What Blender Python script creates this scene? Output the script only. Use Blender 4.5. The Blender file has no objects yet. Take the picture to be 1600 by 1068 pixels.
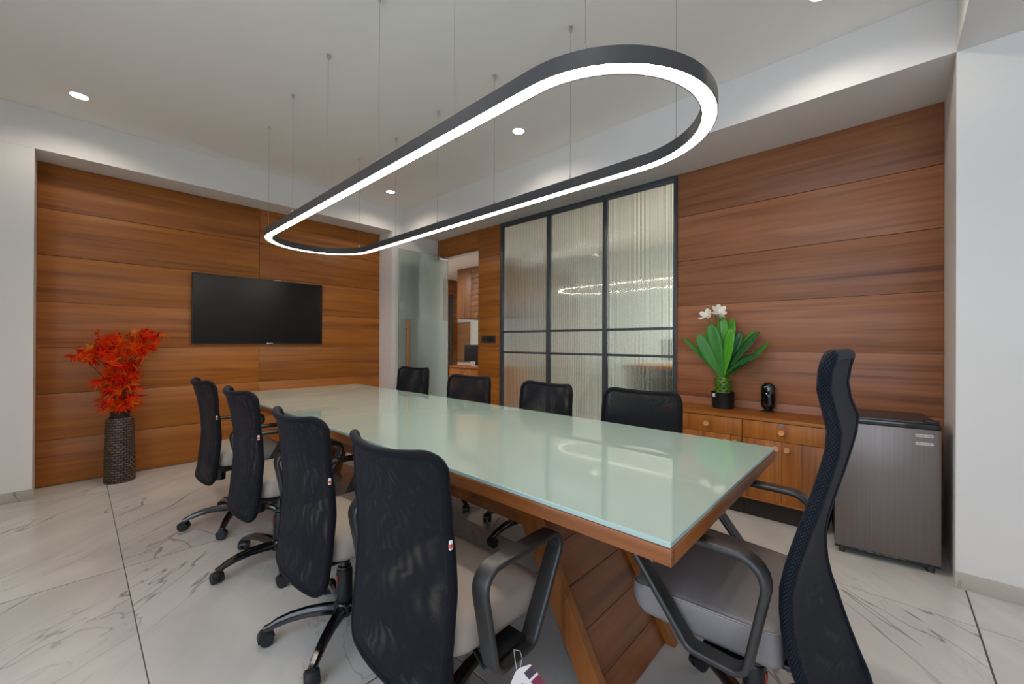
import bpy, bmesh, math, random
from mathutils import Vector, Matrix, Euler

random.seed(7)
SC = bpy.context.scene
COL = SC.collection
PI = math.pi
R = math.radians

# ------------------------------------------------------------------ camera
cam_d = bpy.data.cameras.new('camera')
cam_d.sensor_width = 36.0
cam_d.lens = 630.39 / 1600 * 36.0
cam_d.clip_start = 0.05
cam = bpy.data.objects.new('camera', cam_d)
COL.objects.link(cam)
_yaw, _pit, _rol = R(42.805), R(0.1476), R(0.2644)
_f = Vector((math.cos(_yaw), math.sin(_yaw), 0)); _r = Vector((math.sin(_yaw), -math.cos(_yaw), 0)); _u = Vector((0, 0, 1))
_f2 = _f * math.cos(_pit) + _u * math.sin(_pit); _u2 = _u * math.cos(_pit) - _f * math.sin(_pit)
_r3 = _r * math.cos(_rol) + _u2 * math.sin(_rol); _u3 = _u2 * math.cos(_rol) - _r * math.sin(_rol)
_m = Matrix((_r3, _u3, -_f2)).transposed().to_4x4()
_m.translation = Vector((0, 0, 1.19))
cam.matrix_world = _m
SC.camera = cam

# ------------------------------------------------------------------ world, exposure
SC.view_settings.view_transform = 'Standard'
SC.view_settings.look = 'None'
SC.view_settings.gamma = 1.0
SC.view_settings.use_curve_mapping = False
SC.view_settings.exposure = 0.10
world = bpy.data.worlds.new('world'); SC.world = world
world.use_nodes = True
world.node_tree.nodes['Background'].inputs['Color'].default_value = (0.62, 0.78, 1.0, 1)
world.node_tree.nodes['Background'].inputs['Strength'].default_value = 1.5
SC.cycles.use_denoising = True
SC.cycles.max_bounces = 7
SC.cycles.adaptive_threshold = 0.06
SC.cycles.transparent_max_bounces = 12
SC.cycles.caustics_reflective = False
SC.cycles.caustics_refractive = False
SC.cycles.sample_clamp_indirect = 6.0

# lamp powers
P_DAY = 44.0        # daylight through the window of the left wall
P_SPOT = 13.0        # each recessed downlight
E_PEND = 27.0        # pendant diffuser emission
P_NEXT = 78.0        # added fill panels that light the corridor beyond the partition

def area_light(name, loc, rot, sx, sy, power, color):
    l = bpy.data.lights.new(name, 'AREA'); l.shape = 'RECTANGLE'; l.size = sx; l.size_y = sy
    l.energy = power; l.color = color
    o = bpy.data.objects.new(name, l); COL.objects.link(o); o.location = loc; o.rotation_euler = rot
    return o
# daylight entering the window opening of the left wall (faces +X)
area_light('window_daylight', (-1.66, -0.2, 1.55), (0, R(-90), 0), 1.9, 3.7, P_DAY, (0.76, 0.87, 1.0))

# ------------------------------------------------------------------ helpers
def srgb(r, g, b, a=1.0):
    def c(x):
        x /= 255.0
        return x / 12.92 if x <= 0.04045 else ((x + 0.055) / 1.055) ** 2.4
    return (c(r), c(g), c(b), a)

def new_mat(name):
    m = bpy.data.materials.new(name); m.use_nodes = True
    nt = m.node_tree
    return m, nt, nt.nodes['Principled BSDF']

def simple(name, col, rough=0.5, metal=0.0, coat=0.0, coat_r=0.03, spec=0.5, var=0.0, vscale=8.0, bump=0.0, bscale=60.0, ior=1.5):
    m, nt, b = new_mat(name)
    b.inputs['Base Color'].default_value = col
    b.inputs['Roughness'].default_value = rough
    b.inputs['Metallic'].default_value = metal
    b.inputs['Coat Weight'].default_value = coat
    b.inputs['Coat Roughness'].default_value = coat_r
    b.inputs['Specular IOR Level'].default_value = spec
    b.inputs['IOR'].default_value = ior
    tc = nt.nodes.new('ShaderNodeTexCoord')
    if var > 0:
        n = nt.nodes.new('ShaderNodeTexNoise'); n.inputs['Scale'].default_value = vscale; n.inputs['Detail'].default_value = 4
        mix = nt.nodes.new('ShaderNodeMixRGB'); mix.blend_type = 'MULTIPLY'; mix.inputs['Fac'].default_value = 1
        ramp = nt.nodes.new('ShaderNodeValToRGB')
        ramp.color_ramp.elements[0].color = (1 - var, 1 - var, 1 - var, 1); ramp.color_ramp.elements[1].color = (1, 1, 1, 1)
        ramp.color_ramp.elements[0].position = 0.3; ramp.color_ramp.elements[1].position = 0.7
        nt.links.new(tc.outputs['Object'], n.inputs['Vector']); nt.links.new(n.outputs['Fac'], ramp.inputs['Fac'])
        mix.inputs['Color1'].default_value = col; nt.links.new(ramp.outputs['Color'], mix.inputs['Color2'])
        nt.links.new(mix.outputs['Color'], b.inputs['Base Color'])
    if bump > 0:
        n2 = nt.nodes.new('ShaderNodeTexNoise'); n2.inputs['Scale'].default_value = bscale; n2.inputs['Detail'].default_value = 5
        bp = nt.nodes.new('ShaderNodeBump'); bp.inputs['Strength'].default_value = bump; bp.inputs['Distance'].default_value = 0.002
        nt.links.new(tc.outputs['Object'], n2.inputs['Vector']); nt.links.new(n2.outputs['Fac'], bp.inputs['Height'])
        nt.links.new(bp.outputs['Normal'], b.inputs['Normal'])
    return m

def emission(name, col, strength):
    m = bpy.data.materials.new(name); m.use_nodes = True
    nt = m.node_tree; nt.nodes.clear()
    o = nt.nodes.new('ShaderNodeOutputMaterial'); e = nt.nodes.new('ShaderNodeEmission')
    e.inputs['Color'].default_value = col; e.inputs['Strength'].default_value = strength
    nt.links.new(e.outputs[0], o.inputs[0])
    return m

def wood(name, dark, mid, light, axis, rough=0.48, coat=0.06, across=7.0, spread=1.45):
    """veneer whose grain runs along the object's local axis (0, 1 or 2)"""
    m, nt, b = new_mat(name)
    N = nt.nodes; L = nt.links
    tc = N.new('ShaderNodeTexCoord'); oi = N.new('ShaderNodeObjectInfo')
    mul = N.new('ShaderNodeMath'); mul.operation = 'MULTIPLY'; mul.inputs[1].default_value = 53.0
    L.new(oi.outputs['Random'], mul.inputs[0])
    add = N.new('ShaderNodeVectorMath'); add.operation = 'ADD'
    L.new(tc.outputs['Object'], add.inputs[0]); L.new(mul.outputs[0], add.inputs[1])
    def mapped(along, acr):
        mp = N.new('ShaderNodeMapping')
        s = [acr, acr, acr]; s[axis] = along
        mp.inputs['Scale'].default_value = s
        L.new(add.outputs[0], mp.inputs['Vector'])
        return mp
    mp1 = mapped(0.42, across * 1.9)
    n1 = N.new('ShaderNodeTexNoise'); n1.inputs['Scale'].default_value = 1.0; n1.inputs['Detail'].default_value = 7; n1.inputs['Roughness'].default_value = 0.62; n1.inputs['Distortion'].default_value = 0.25
    L.new(mp1.outputs[0], n1.inputs['Vector'])
    mp2 = mapped(1.6, 70.0)
    n2 = N.new('ShaderNodeTexNoise'); n2.inputs['Scale'].default_value = 1.0; n2.inputs['Detail'].default_value = 4
    L.new(mp2.outputs[0], n2.inputs['Vector'])
    # cathedral rings
    mp3 = mapped(0.45, 4.2)
    n3 = N.new('ShaderNodeTexNoise'); n3.inputs['Scale'].default_value = 1.0; n3.inputs['Detail'].default_value = 2; n3.inputs['Distortion'].default_value = 0.4
    L.new(mp3.outputs[0], n3.inputs['Vector'])
    m9 = N.new('ShaderNodeMath'); m9.operation = 'MULTIPLY'; m9.inputs[1].default_value = 34.0; L.new(n3.outputs['Fac'], m9.inputs[0])
    sn = N.new('ShaderNodeMath'); sn.operation = 'SINE'; L.new(m9.outputs[0], sn.inputs[0])
    sm = N.new('ShaderNodeMath'); sm.operation = 'MULTIPLY'; sm.inputs[1].default_value = 0.045; L.new(sn.outputs[0], sm.inputs[0])
    s1 = N.new('ShaderNodeMath'); s1.operation = 'ADD'; L.new(n1.outputs['Fac'], s1.inputs[0]); L.new(sm.outputs[0], s1.inputs[1])
    f2 = N.new('ShaderNodeMath'); f2.operation = 'MULTIPLY_ADD'; f2.inputs[1].default_value = 0.46; L.new(n2.outputs['Fac'], f2.inputs[0])
    s2 = N.new('ShaderNodeMath'); s2.operation = 'SUBTRACT'; s2.inputs[1].default_value = 0.23; L.new(s1.outputs[0], s2.inputs[0])
    L.new(s2.outputs[0], f2.inputs[2])
    ramp = N.new('ShaderNodeValToRGB'); cr = ramp.color_ramp
    cr.elements[0].position = 0.5 - 0.22 * spread; cr.elements[0].color = dark
    cr.elements[1].position = 0.5 + 0.22 * spread; cr.elements[1].color = light
    e = cr.elements.new(0.5 - 0.03 * spread); e.color = mid
    L.new(f2.outputs[0], ramp.inputs['Fac'])
    # slight board to board tone
    hv = N.new('ShaderNodeHueSaturation'); mr = N.new('ShaderNodeMapRange')
    mr.inputs['To Min'].default_value = 0.90; mr.inputs['To Max'].default_value = 1.08
    L.new(oi.outputs['Random'], mr.inputs['Value']); L.new(mr.outputs[0], hv.inputs['Value']); L.new(ramp.outputs['Color'], hv.inputs['Color'])
    L.new(hv.outputs['Color'], b.inputs['Base Color'])
    b.inputs['Roughness'].default_value = rough
    b.inputs['Coat Weight'].default_value = coat; b.inputs['Coat Roughness'].default_value = 0.4
    bp = N.new('ShaderNodeBump'); bp.inputs['Strength'].default_value = 0.06; bp.inputs['Distance'].default_value = 0.001
    L.new(n2.outputs['Fac'], bp.inputs['Height']); L.new(bp.outputs['Normal'], b.inputs['Normal'])
    return m

def marble(name, base, base2, vein, rough=0.22, vfac=0.75):
    m, nt, b = new_mat(name)
    N = nt.nodes; L = nt.links
    tc = N.new('ShaderNodeTexCoord'); oi = N.new('ShaderNodeObjectInfo')
    mul = N.new('ShaderNodeMath'); mul.operation = 'MULTIPLY'; mul.inputs[1].default_value = 71.0
    L.new(oi.outputs['Random'], mul.inputs[0])
    add = N.new('ShaderNodeVectorMath'); add.operation = 'ADD'
    L.new(tc.outputs['Object'], add.inputs[0]); L.new(mul.outputs[0], add.inputs[1])
    rot0 = N.new('ShaderNodeMapping'); rot0.inputs['Rotation'].default_value = (0, 0, R(-43))
    L.new(add.outputs[0], rot0.inputs['Vector'])
    rot = N.new('ShaderNodeMapping'); rot.inputs['Scale'].default_value = (0.50, 1.55, 1)
    L.new(rot0.outputs[0], rot.inputs['Vector'])
    cl = N.new('ShaderNodeTexNoise'); cl.inputs['Scale'].default_value = 2.2; cl.inputs['Detail'].default_value = 6; cl.inputs['Distortion'].default_value = 0.8
    L.new(rot.outputs[0], cl.inputs['Vector'])
    cr = N.new('ShaderNodeValToRGB'); cr.color_ramp.elements[0].position = 0.32; cr.color_ramp.elements[0].color = base2
    cr.color_ramp.elements[1].position = 0.62; cr.color_ramp.elements[1].color = base
    L.new(cl.outputs['Fac'], cr.inputs['Fac'])
    def veins(scale, width, dist, gate_scale, lo, hi):
        n = N.new('ShaderNodeTexNoise'); n.inputs['Scale'].default_value = scale; n.inputs['Detail'].default_value = 4
        n.inputs['Roughness'].default_value = 0.48; n.inputs['Distortion'].default_value = dist
        L.new(rot.outputs[0], n.inputs['Vector'])
        s = N.new('ShaderNodeMath'); s.operation = 'SUBTRACT'; s.inputs[1].default_value = 0.5; L.new(n.outputs['Fac'], s.inputs[0])
        a = N.new('ShaderNodeMath'); a.operation = 'ABSOLUTE'; L.new(s.outputs[0], a.inputs[0])
        mr = N.new('ShaderNodeMapRange'); mr.inputs['From Min'].default_value = 0; mr.inputs['From Max'].default_value = width
        mr.inputs['To Min'].default_value = 1; mr.inputs['To Max'].default_value = 0
        L.new(a.outputs[0], mr.inputs['Value'])
        g = N.new('ShaderNodeTexNoise'); g.inputs['Scale'].default_value = gate_scale; g.inputs['Detail'].default_value = 2
        L.new(add.outputs[0], g.inputs['Vector'])
        gr = N.new('ShaderNodeMapRange'); gr.inputs['From Min'].default_value = lo; gr.inputs['From Max'].default_value = hi
        L.new(g.outputs['Fac'], gr.inputs['Value'])
        p = N.new('ShaderNodeMath'); p.operation = 'MULTIPLY'; L.new(mr.outputs[0], p.inputs[0]); L.new(gr.outputs[0], p.inputs[1])
        return p
    v1 = veins(1.0, 0.0055, 0.9, 1.1, 0.36, 0.52)
    v2 = veins(1.9, 0.0055, 1.1, 1.5, 0.46, 0.62)
    mx = N.new('ShaderNodeMath'); mx.operation = 'MAXIMUM'; L.new(v1.outputs[0], mx.inputs[0])
    h2 = N.new('ShaderNodeMath'); h2.operation = 'MULTIPLY'; h2.inputs[1].default_value = 0.6; L.new(v2.outputs[0], h2.inputs[0]); L.new(h2.outputs[0], mx.inputs[1])
    vf = N.new('ShaderNodeMath'); vf.operation = 'MULTIPLY'; vf.inputs[1].default_value = vfac; L.new(mx.outputs[0], vf.inputs[0])
    mix = N.new('ShaderNodeMixRGB'); L.new(vf.outputs[0], mix.inputs['Fac']); L.new(cr.outputs['Color'], mix.inputs['Color1'])
    mix.inputs['Color2'].default_value = vein
    L.new(mix.outputs['Color'], b.inputs['Base Color'])
    b.inputs['Roughness'].default_value = rough
    return m

# ---- mesh building
def bm_box(bm, x0, x1, y0, y1, z0, z1, bevel=0.0, seg=2):
    vs = [bm.verts.new((x, y, z)) for x in (x0, x1) for y in (y0, y1) for z in (z0, z1)]
    fs = [(0, 1, 3, 2), (4, 6, 7, 5), (0, 4, 5, 1), (2, 3, 7, 6), (0, 2, 6, 4), (1, 5, 7, 3)]
    faces = [bm.faces.new([vs[i] for i in f]) for f in fs]
    if bevel > 0:
        es = set()
        for f in faces:
            es.update(f.edges)
        bmesh.ops.bevel(bm, geom=list(es), offset=bevel, segments=seg, profile=0.5, affect='EDGES')

def bm_cyl(bm, p0, p1, r0, r1=None, n=20, cap=True):
    r1 = r0 if r1 is None else r1
    p0 = Vector(p0); p1 = Vector(p1); d = (p1 - p0).normalized()
    a = Vector((0, 0, 1)) if abs(d.z) < 0.9 else Vector((1, 0, 0))
    u = d.cross(a).normalized(); v = d.cross(u).normalized()
    A = []; B = []
    for i in range(n):
        t = 2 * PI * i / n
        o = u * math.cos(t) + v * math.sin(t)
        A.append(bm.verts.new(p0 + o * r0)); B.append(bm.verts.new(p1 + o * r1))
    for i in range(n):
        j = (i + 1) % n
        bm.faces.new((A[i], B[i], B[j], A[j]))
    if cap:
        bm.faces.new(A); bm.faces.new(list(reversed(B)))

def bm_lathe(bm, prof, n=28, center=(0, 0, 0), cap=True):
    """prof: list of (r, z) revolved about z"""
    rings = []
    for r, z in prof:
        rings.append([bm.verts.new((center[0] + r * math.cos(2 * PI * i / n), center[1] + r * math.sin(2 * PI * i / n), center[2] + z)) for i in range(n)])
    for a, b in zip(rings, rings[1:]):
        for i in range(n):
            j = (i + 1) % n
            bm.faces.new((a[i], a[j], b[j], b[i]))
    if cap:
        bm.faces.new(list(reversed(rings[0]))); bm.faces.new(rings[-1])

def bm_tube(bm, pts, r, n=8, closed=False, cap=True):
    pts = [Vector(p) for p in pts]
    m = len(pts); rings = []
    prev = None
    for i, p in enumerate(pts):
        if closed:
            d = (pts[(i + 1) % m] - pts[i - 1]).normalized()
        else:
            d = (pts[min(i + 1, m - 1)] - pts[max(i - 1, 0)]).normalized()
        if prev is None:
            a = Vector((0, 0, 1)) if abs(d.z) < 0.9 else Vector((1, 0, 0))
            u = d.cross(a).normalized()
        else:
            u = (prev - d * prev.dot(d)).normalized()
        v = d.cross(u)
        prev = u
        rr = r[i] if isinstance(r, (list, tuple)) else r
        rings.append([bm.verts.new(p + (u * math.cos(2 * PI * k / n) + v * math.sin(2 * PI * k / n)) * rr) for k in range(n)])
    pairs = list(zip(rings, rings[1:]))
    if closed:
        pairs.append((rings[-1], rings[0]))
    for a, b in pairs:
        for k in range(n):
            j = (k + 1) % n
            bm.faces.new((a[k], a[j], b[j], b[k]))
    if cap and not closed:
        bm.faces.new(list(reversed(rings[0]))); bm.faces.new(rings[-1])

def fillet(poly, rad, seg=6, closed=True):
    """round the corners of a 2D polyline; rad number or list"""
    out = []; n = len(poly)
    for i, p in enumerate(poly):
        p = Vector(p)
        if not closed and i in (0, n - 1):
            out.append(p); continue
        a = Vector(poly[i - 1]); b = Vector(poly[(i + 1) % n])
        r = rad[i] if isinstance(rad, (list, tuple)) else rad
        da = (a - p).normalized(); db = (b - p).normalized()
        ang = da.angle(db)
        t = min(r / math.tan(ang / 2), (a - p).length * 0.49, (b - p).length * 0.49)
        rr = t * math.tan(ang / 2)
        c = p + (da + db).normalized() * (rr / math.sin(ang / 2))
        s = p + da * t - c; e = p + db * t - c
        a0 = math.atan2(s.y, s.x); a1 = math.atan2(e.y, e.x)
        dd = (a1 - a0 + PI) % (2 * PI) - PI
        for k in range(seg + 1):
            th = a0 + dd * k / seg
            out.append(c + Vector((math.cos(th), math.sin(th))) * rr)
    return out

def bm_planar_sweep(bm, path, cs, place, closed=True):
    """path: 2D points; cs: [(p, q)] with p along the in-plane normal, q along the plane's normal; place(a, b, q) -> xyz"""
    n = len(path); rings = []
    for i, p in enumerate(path):
        a = path[i - 1] if (closed or i > 0) else path[0]
        b = path[(i + 1) % n] if (closed or i < n - 1) else path[-1]
        d = (Vector(b) - Vector(a)).normalized(); nn = Vector((-d.y, d.x))
        rings.append([bm.verts.new(place(p[0] + nn.x * c[0], p[1] + nn.y * c[0], c[1])) for c in cs])
    m = len(cs)
    pr = list(zip(rings, rings[1:]))
    if closed:
        pr.append((rings[-1], rings[0]))
    for A, B in pr:
        for k in range(m):
            j = (k + 1) % m
            bm.faces.new((A[k], A[j], B[j], B[k]))
    if not closed:
        bm.faces.new(rings[0]); bm.faces.new(list(reversed(rings[-1])))

def rrect(w, h, r, seg=3):
    """rounded rectangle cross-section"""
    pts = fillet([(-w / 2, -h / 2), (w / 2, -h / 2), (w / 2, h / 2), (-w / 2, h / 2)], r, seg)
    return [(p.x, p.y) for p in pts]

def bm_prism(bm, poly, z0, z1, place=None, bevel=0.0):
    place = place or (lambda a, b, q: (a, b, q))
    A = [bm.verts.new(place(p[0], p[1], z0)) for p in poly]; B = [bm.verts.new(place(p[0], p[1], z1)) for p in poly]
    n = len(poly)
    fs = [bm.faces.new((A[i], A[(i + 1) % n], B[(i + 1) % n], B[i])) for i in range(n)]
    fs.append(bm.faces.new(list(reversed(A)))); fs.append(bm.faces.new(B))
    if bevel > 0:
        es = set()
        for f in fs:
            es.update(f.edges)
        bmesh.ops.bevel(bm, geom=list(es), offset=bevel, segments=2, profile=0.5, affect='EDGES')

def mesh_from(bm, name, smooth=False, angle=40):
    bmesh.ops.recalc_face_normals(bm, faces=bm.faces[:])
    me = bpy.data.meshes.new(name); bm.to_mesh(me); bm.free()
    if smooth:
        me.polygons.foreach_set('use_smooth', [True] * len(me.polygons))
        if angle < 180:
            me.set_sharp_from_angle(angle=R(angle))
    return me

def link(name, me, mat=None, parent=None, loc=(0, 0, 0), rot=(0, 0, 0)):
    o = bpy.data.objects.new(name, me); COL.objects.link(o)
    if mat is not None and me is not None and not me.materials:
        for mm in (mat if isinstance(mat, (list, tuple)) else [mat]):
            me.materials.append(mm)
    o.location = loc; o.rotation_euler = rot
    if parent is not None:
        o.parent = parent
    return o

def obj(name, bm, mat, parent=None, smooth=False, loc=(0, 0, 0), rot=(0, 0, 0), angle=40):
    return link(name, mesh_from(bm, name, smooth, angle), mat, parent, loc, rot)

def box(name, ext, mat, parent=None, bevel=0.0, center=True):
    """box object from extents (x0,x1,y0,y1,z0,z1); origin at its middle so the grain is local"""
    x0, x1, y0, y1, z0, z1 = ext
    bm = bmesh.new()
    c = ((x0 + x1) / 2, (y0 + y1) / 2, (z0 + z1) / 2) if center else (0, 0, 0)
    bm_box(bm, x0 - c[0], x1 - c[0], y0 - c[1], y1 - c[1], z0 - c[2], z1 - c[2], bevel)
    return obj(name, bm, mat, parent, loc=c, smooth=bevel > 0)

def empty(name, loc=(0, 0, 0), rz=0.0):
    o = bpy.data.objects.new(name, None); COL.objects.link(o); o.location = loc; o.rotation_euler = (0, 0, rz)
    o.empty_display_size = 0.1
    return o

def tag(o, label=None, cat=None, group=None, kind=None):
    if label: o['label'] = label
    if cat: o['category'] = cat
    if group: o['group'] = group
    if kind: o['kind'] = kind
    return o

def struct(o):
    o['kind'] = 'structure'; return o

def text_mesh(txt, size, depth=0.0004):
    cu = bpy.data.curves.new('lettering', 'FONT'); cu.body = txt; cu.size = size; cu.extrude = depth
    cu.align_x = 'CENTER'; cu.align_y = 'CENTER'; cu.resolution_u = 2
    t = bpy.data.objects.new('lettering', cu); COL.objects.link(t)
    dg = bpy.context.evaluated_depsgraph_get(); dg.update()
    me = bpy.data.meshes.new_from_object(t.evaluated_get(dg))
    bpy.data.objects.remove(t); bpy.data.curves.remove(cu)
    return me

# ------------------------------------------------------------------ materials
M = {}
TEAK = (srgb(98, 51, 10), srgb(158, 91, 25), srgb(184, 114, 39))
M['teak_x'] = wood('teak_veneer_x', *TEAK, 0)
M['teak_y'] = wood('teak_veneer_y', *TEAK, 1)
M['teak_z'] = wood('teak_veneer_z', *TEAK, 2, across=9.0)
M['teak_wall_y'] = wood('teak_wall_veneer', srgb(98, 57, 32), srgb(150, 93, 58), srgb(176, 116, 77), 1)
M['walnut_y'] = wood('dark_teak_edge', srgb(90, 48, 18), srgb(146, 84, 40), srgb(174, 108, 58), 1, rough=0.34)
M['walnut_z'] = wood('dark_teak_cheek', srgb(94, 52, 18), srgb(148, 86, 36), srgb(174, 108, 50), 2, rough=0.4)
M['walnut_x'] = wood('dark_teak_edge_x', srgb(88, 46, 16), srgb(138, 78, 34), srgb(166, 100, 50), 0, rough=0.34)
M['pale_z'] = wood('corridor_cabinet_veneer', srgb(86, 48, 20), srgb(120, 74, 38), srgb(142, 94, 56), 2)
M['pale_y'] = wood('corridor_panel_veneer', srgb(110, 76, 48), srgb(150, 112, 76), srgb(172, 134, 98), 1)
M['paint'] = simple('wall_paint_white', srgb(232, 228, 224), 0.75, var=0.03, vscale=2.5)
M['ceil'] = simple('ceiling_paint', srgb(249, 244, 238), 0.8, var=0.02, vscale=2)
M['tile'] = marble('marble_tile', srgb(218, 213, 206), srgb(202, 197, 190), srgb(112, 109, 106))
M['skirt'] = marble('marble_skirting', srgb(190, 182, 170), srgb(170, 163, 153), srgb(100, 95, 90), 0.3)
M['grout'] = simple('tile_joint', srgb(96, 84, 70), 0.9)
M['frame'] = simple('dark_grey_aluminium', srgb(74, 80, 86), 0.42, metal=0.35)
M['black'] = simple('black_plastic', srgb(26, 26, 28), 0.34, bump=0.05, bscale=900)
M['gloss_black'] = simple('gloss_black_enamel', srgb(17, 17, 19), 0.14, coat=0.5)
M['arm'] = simple('black_armrest_polymer', srgb(40, 38, 37), 0.42, spec=0.75, bump=0.08, bscale=1200)
M['rubber'] = simple('caster_rubber', srgb(36, 38, 42), 0.55)
M['seat'] = simple('taupe_seat_fabric', srgb(172, 159, 148), 0.62, var=0.05, vscale=10, bump=0.12, bscale=220)
M['leather'] = simple('grey_leatherette', srgb(138, 131, 130), 0.42, var=0.05, vscale=9, bump=0.15, bscale=400)
M['chrome'] = simple('brushed_steel', srgb(190, 190, 190), 0.28, metal=1.0)
M['screen'] = simple('tv_screen', srgb(9, 9, 10), 0.28, spec=0.32)
M['bezel'] = simple('tv_bezel', srgb(48, 44, 42), 0.35, metal=0.5)
M['pend'] = simple('pendant_black_aluminium', srgb(66, 66, 67), 0.5)
M['white'] = simple('white_plastic', srgb(232, 232, 230), 0.45)
M['paper'] = simple('tag_paper', srgb(225, 214, 212), 0.7)
M['tagred'] = simple('tag_maroon_print', srgb(120, 40, 62), 0.6)
M['tagdark'] = simple('tag_purple_print', srgb(72, 48, 66), 0.6)
M['ink'] = simple('print_ink', srgb(60, 70, 80), 0.6)
M['green_ink'] = simple('green_print_ink', srgb(44, 110, 92), 0.6)
M['pot'] = simple('black_pot_plastic', srgb(17, 17, 18), 0.5)
M['capsule'] = simple('glossy_black_capsule', srgb(10, 10, 11), 0.08, coat=1.0)
M['knob'] = wood('pale_wood_knob', srgb(190, 128, 78), srgb(212, 152, 100), srgb(228, 172, 122), 1, rough=0.35, across=20)
M['fridge_side'] = simple('fridge_side', srgb(60, 56, 54), 0.35)
M['fridge_black'] = simple('fridge_black_trim', srgb(14, 15, 16), 0.18, coat=0.4)
M['sticker'] = simple('sticker_silver', srgb(205, 192, 188), 0.45)
M['film'] = None
M['tagwarn'] = simple('red_warning_print', srgb(170, 58, 40), 0.5)
M['cord'] = simple('steel_cable', srgb(150, 146, 140), 0.4, metal=0.6)

# brushed fridge door
m, nt, b = new_mat('brushed_dark_steel')
tc = nt.nodes.new('ShaderNodeTexCoord'); mp = nt.nodes.new('ShaderNodeMapping'); mp.inputs['Scale'].default_value = (260, 260, 1.5)
n = nt.nodes.new('ShaderNodeTexNoise'); n.inputs['Scale'].default_value = 1.0; n.inputs['Detail'].default_value = 3
rp = nt.nodes.new('ShaderNodeValToRGB'); rp.color_ramp.elements[0].color = srgb(104, 94, 90); rp.color_ramp.elements[1].color = srgb(132, 121, 116)
nt.links.new(tc.outputs['Object'], mp.inputs['Vector']); nt.links.new(mp.outputs[0], n.inputs['Vector']); nt.links.new(n.outputs['Fac'], rp.inputs['Fac'])
nt.links.new(rp.outputs['Color'], b.inputs['Base Color']); b.inputs['Metallic'].default_value = 0.45; b.inputs['Roughness'].default_value = 0.34
M['fridge'] = m

# frosted mint glass of the table
m, nt, b = new_mat('mint_back_painted_glass')
b.inputs['Base Color'].default_value = srgb(166, 187, 178); b.inputs['Roughness'].default_value = 0.02; b.inputs['IOR'].default_value = 1.55
b.inputs['Coat Weight'].default_value = 0.6; b.inputs['Coat Roughness'].default_value = 0.012; b.inputs['Coat IOR'].default_value = 1.5
b.inputs['Specular IOR Level'].default_value = 0.55
M['glass_top'] = m
M['glass_edge'] = simple('glass_edge_aqua', srgb(176, 200, 194), 0.3)

# clear door glass with a faint green tint
def glass_mat(name, tint, alpha_clear, rough=0.0, milky=0.0):
    m = bpy.data.materials.new(name); m.use_nodes = True
    nt = m.node_tree; nt.nodes.clear(); N = nt.nodes; L = nt.links
    out = N.new('ShaderNodeOutputMaterial')
    tr = N.new('ShaderNodeBsdfTransparent'); tr.inputs['Color'].default_value = tint
    df = N.new('ShaderNodeBsdfTranslucent'); df.inputs['Color'].default_value = (0.80, 0.90, 0.86, 1)
    d2 = N.new('ShaderNodeBsdfDiffuse'); d2.inputs['Color'].default_value = (0.72, 0.80, 0.76, 1)
    mk = N.new('ShaderNodeMixShader'); mk.inputs[0].default_value = 0.6; L.new(df.outputs[0], mk.inputs[1]); L.new(d2.outputs[0], mk.inputs[2])
    a = N.new('ShaderNodeMixShader'); a.inputs[0].default_value = milky; L.new(tr.outputs[0], a.inputs[1]); L.new(mk.outputs[0], a.inputs[2])
    gl = N.new('ShaderNodeBsdfGlossy'); gl.inputs['Roughness'].default_value = rough
    lw = N.new('ShaderNodeFresnel'); lw.inputs['IOR'].default_value = 1.5
    f = N.new('ShaderNodeMixShader'); L.new(lw.outputs[0], f.inputs[0]); L.new(a.outputs[0], f.inputs[1]); L.new(gl.outputs[0], f.inputs[2])
    L.new(f.outputs[0], out.inputs[0])
    return m
M['door_glass'] = glass_mat('door_clear_glass', (0.92, 0.98, 0.95, 1), 1, 0.01, 0.24)
M['film'] = glass_mat('door_frosted_film', (0.86, 0.95, 0.91, 1), 1, 0.12, 0.42)

# fluted privacy glass
m, nt, b = new_mat('fluted_glass')
b.inputs['Base Color'].default_value = (0.90, 0.97, 0.93, 1)
b.inputs['Transmission Weight'].default_value = 1.0; b.inputs['Roughness'].default_value = 0.09; b.inputs['IOR'].default_value = 1.42
b.inputs['Coat Weight'].default_value = 1.0; b.inputs['Coat Roughness'].default_value = 0.03; b.inputs['Coat IOR'].default_value = 1.6
tc = nt.nodes.new('ShaderNodeTexCoord'); n = nt.nodes.new('ShaderNodeTexNoise'); n.inputs['Scale'].default_value = 22; n.inputs['Detail'].default_value = 1
bp = nt.nodes.new('ShaderNodeBump'); bp.inputs['Strength'].default_value = 0.10; bp.inputs['Distance'].default_value = 0.002
nt.links.new(tc.outputs['Object'], n.inputs['Vector']); nt.links.new(n.outputs['Fac'], bp.inputs['Height']); nt.links.new(bp.outputs['Normal'], b.inputs['Coat Normal'])
M['fluted'] = m

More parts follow.
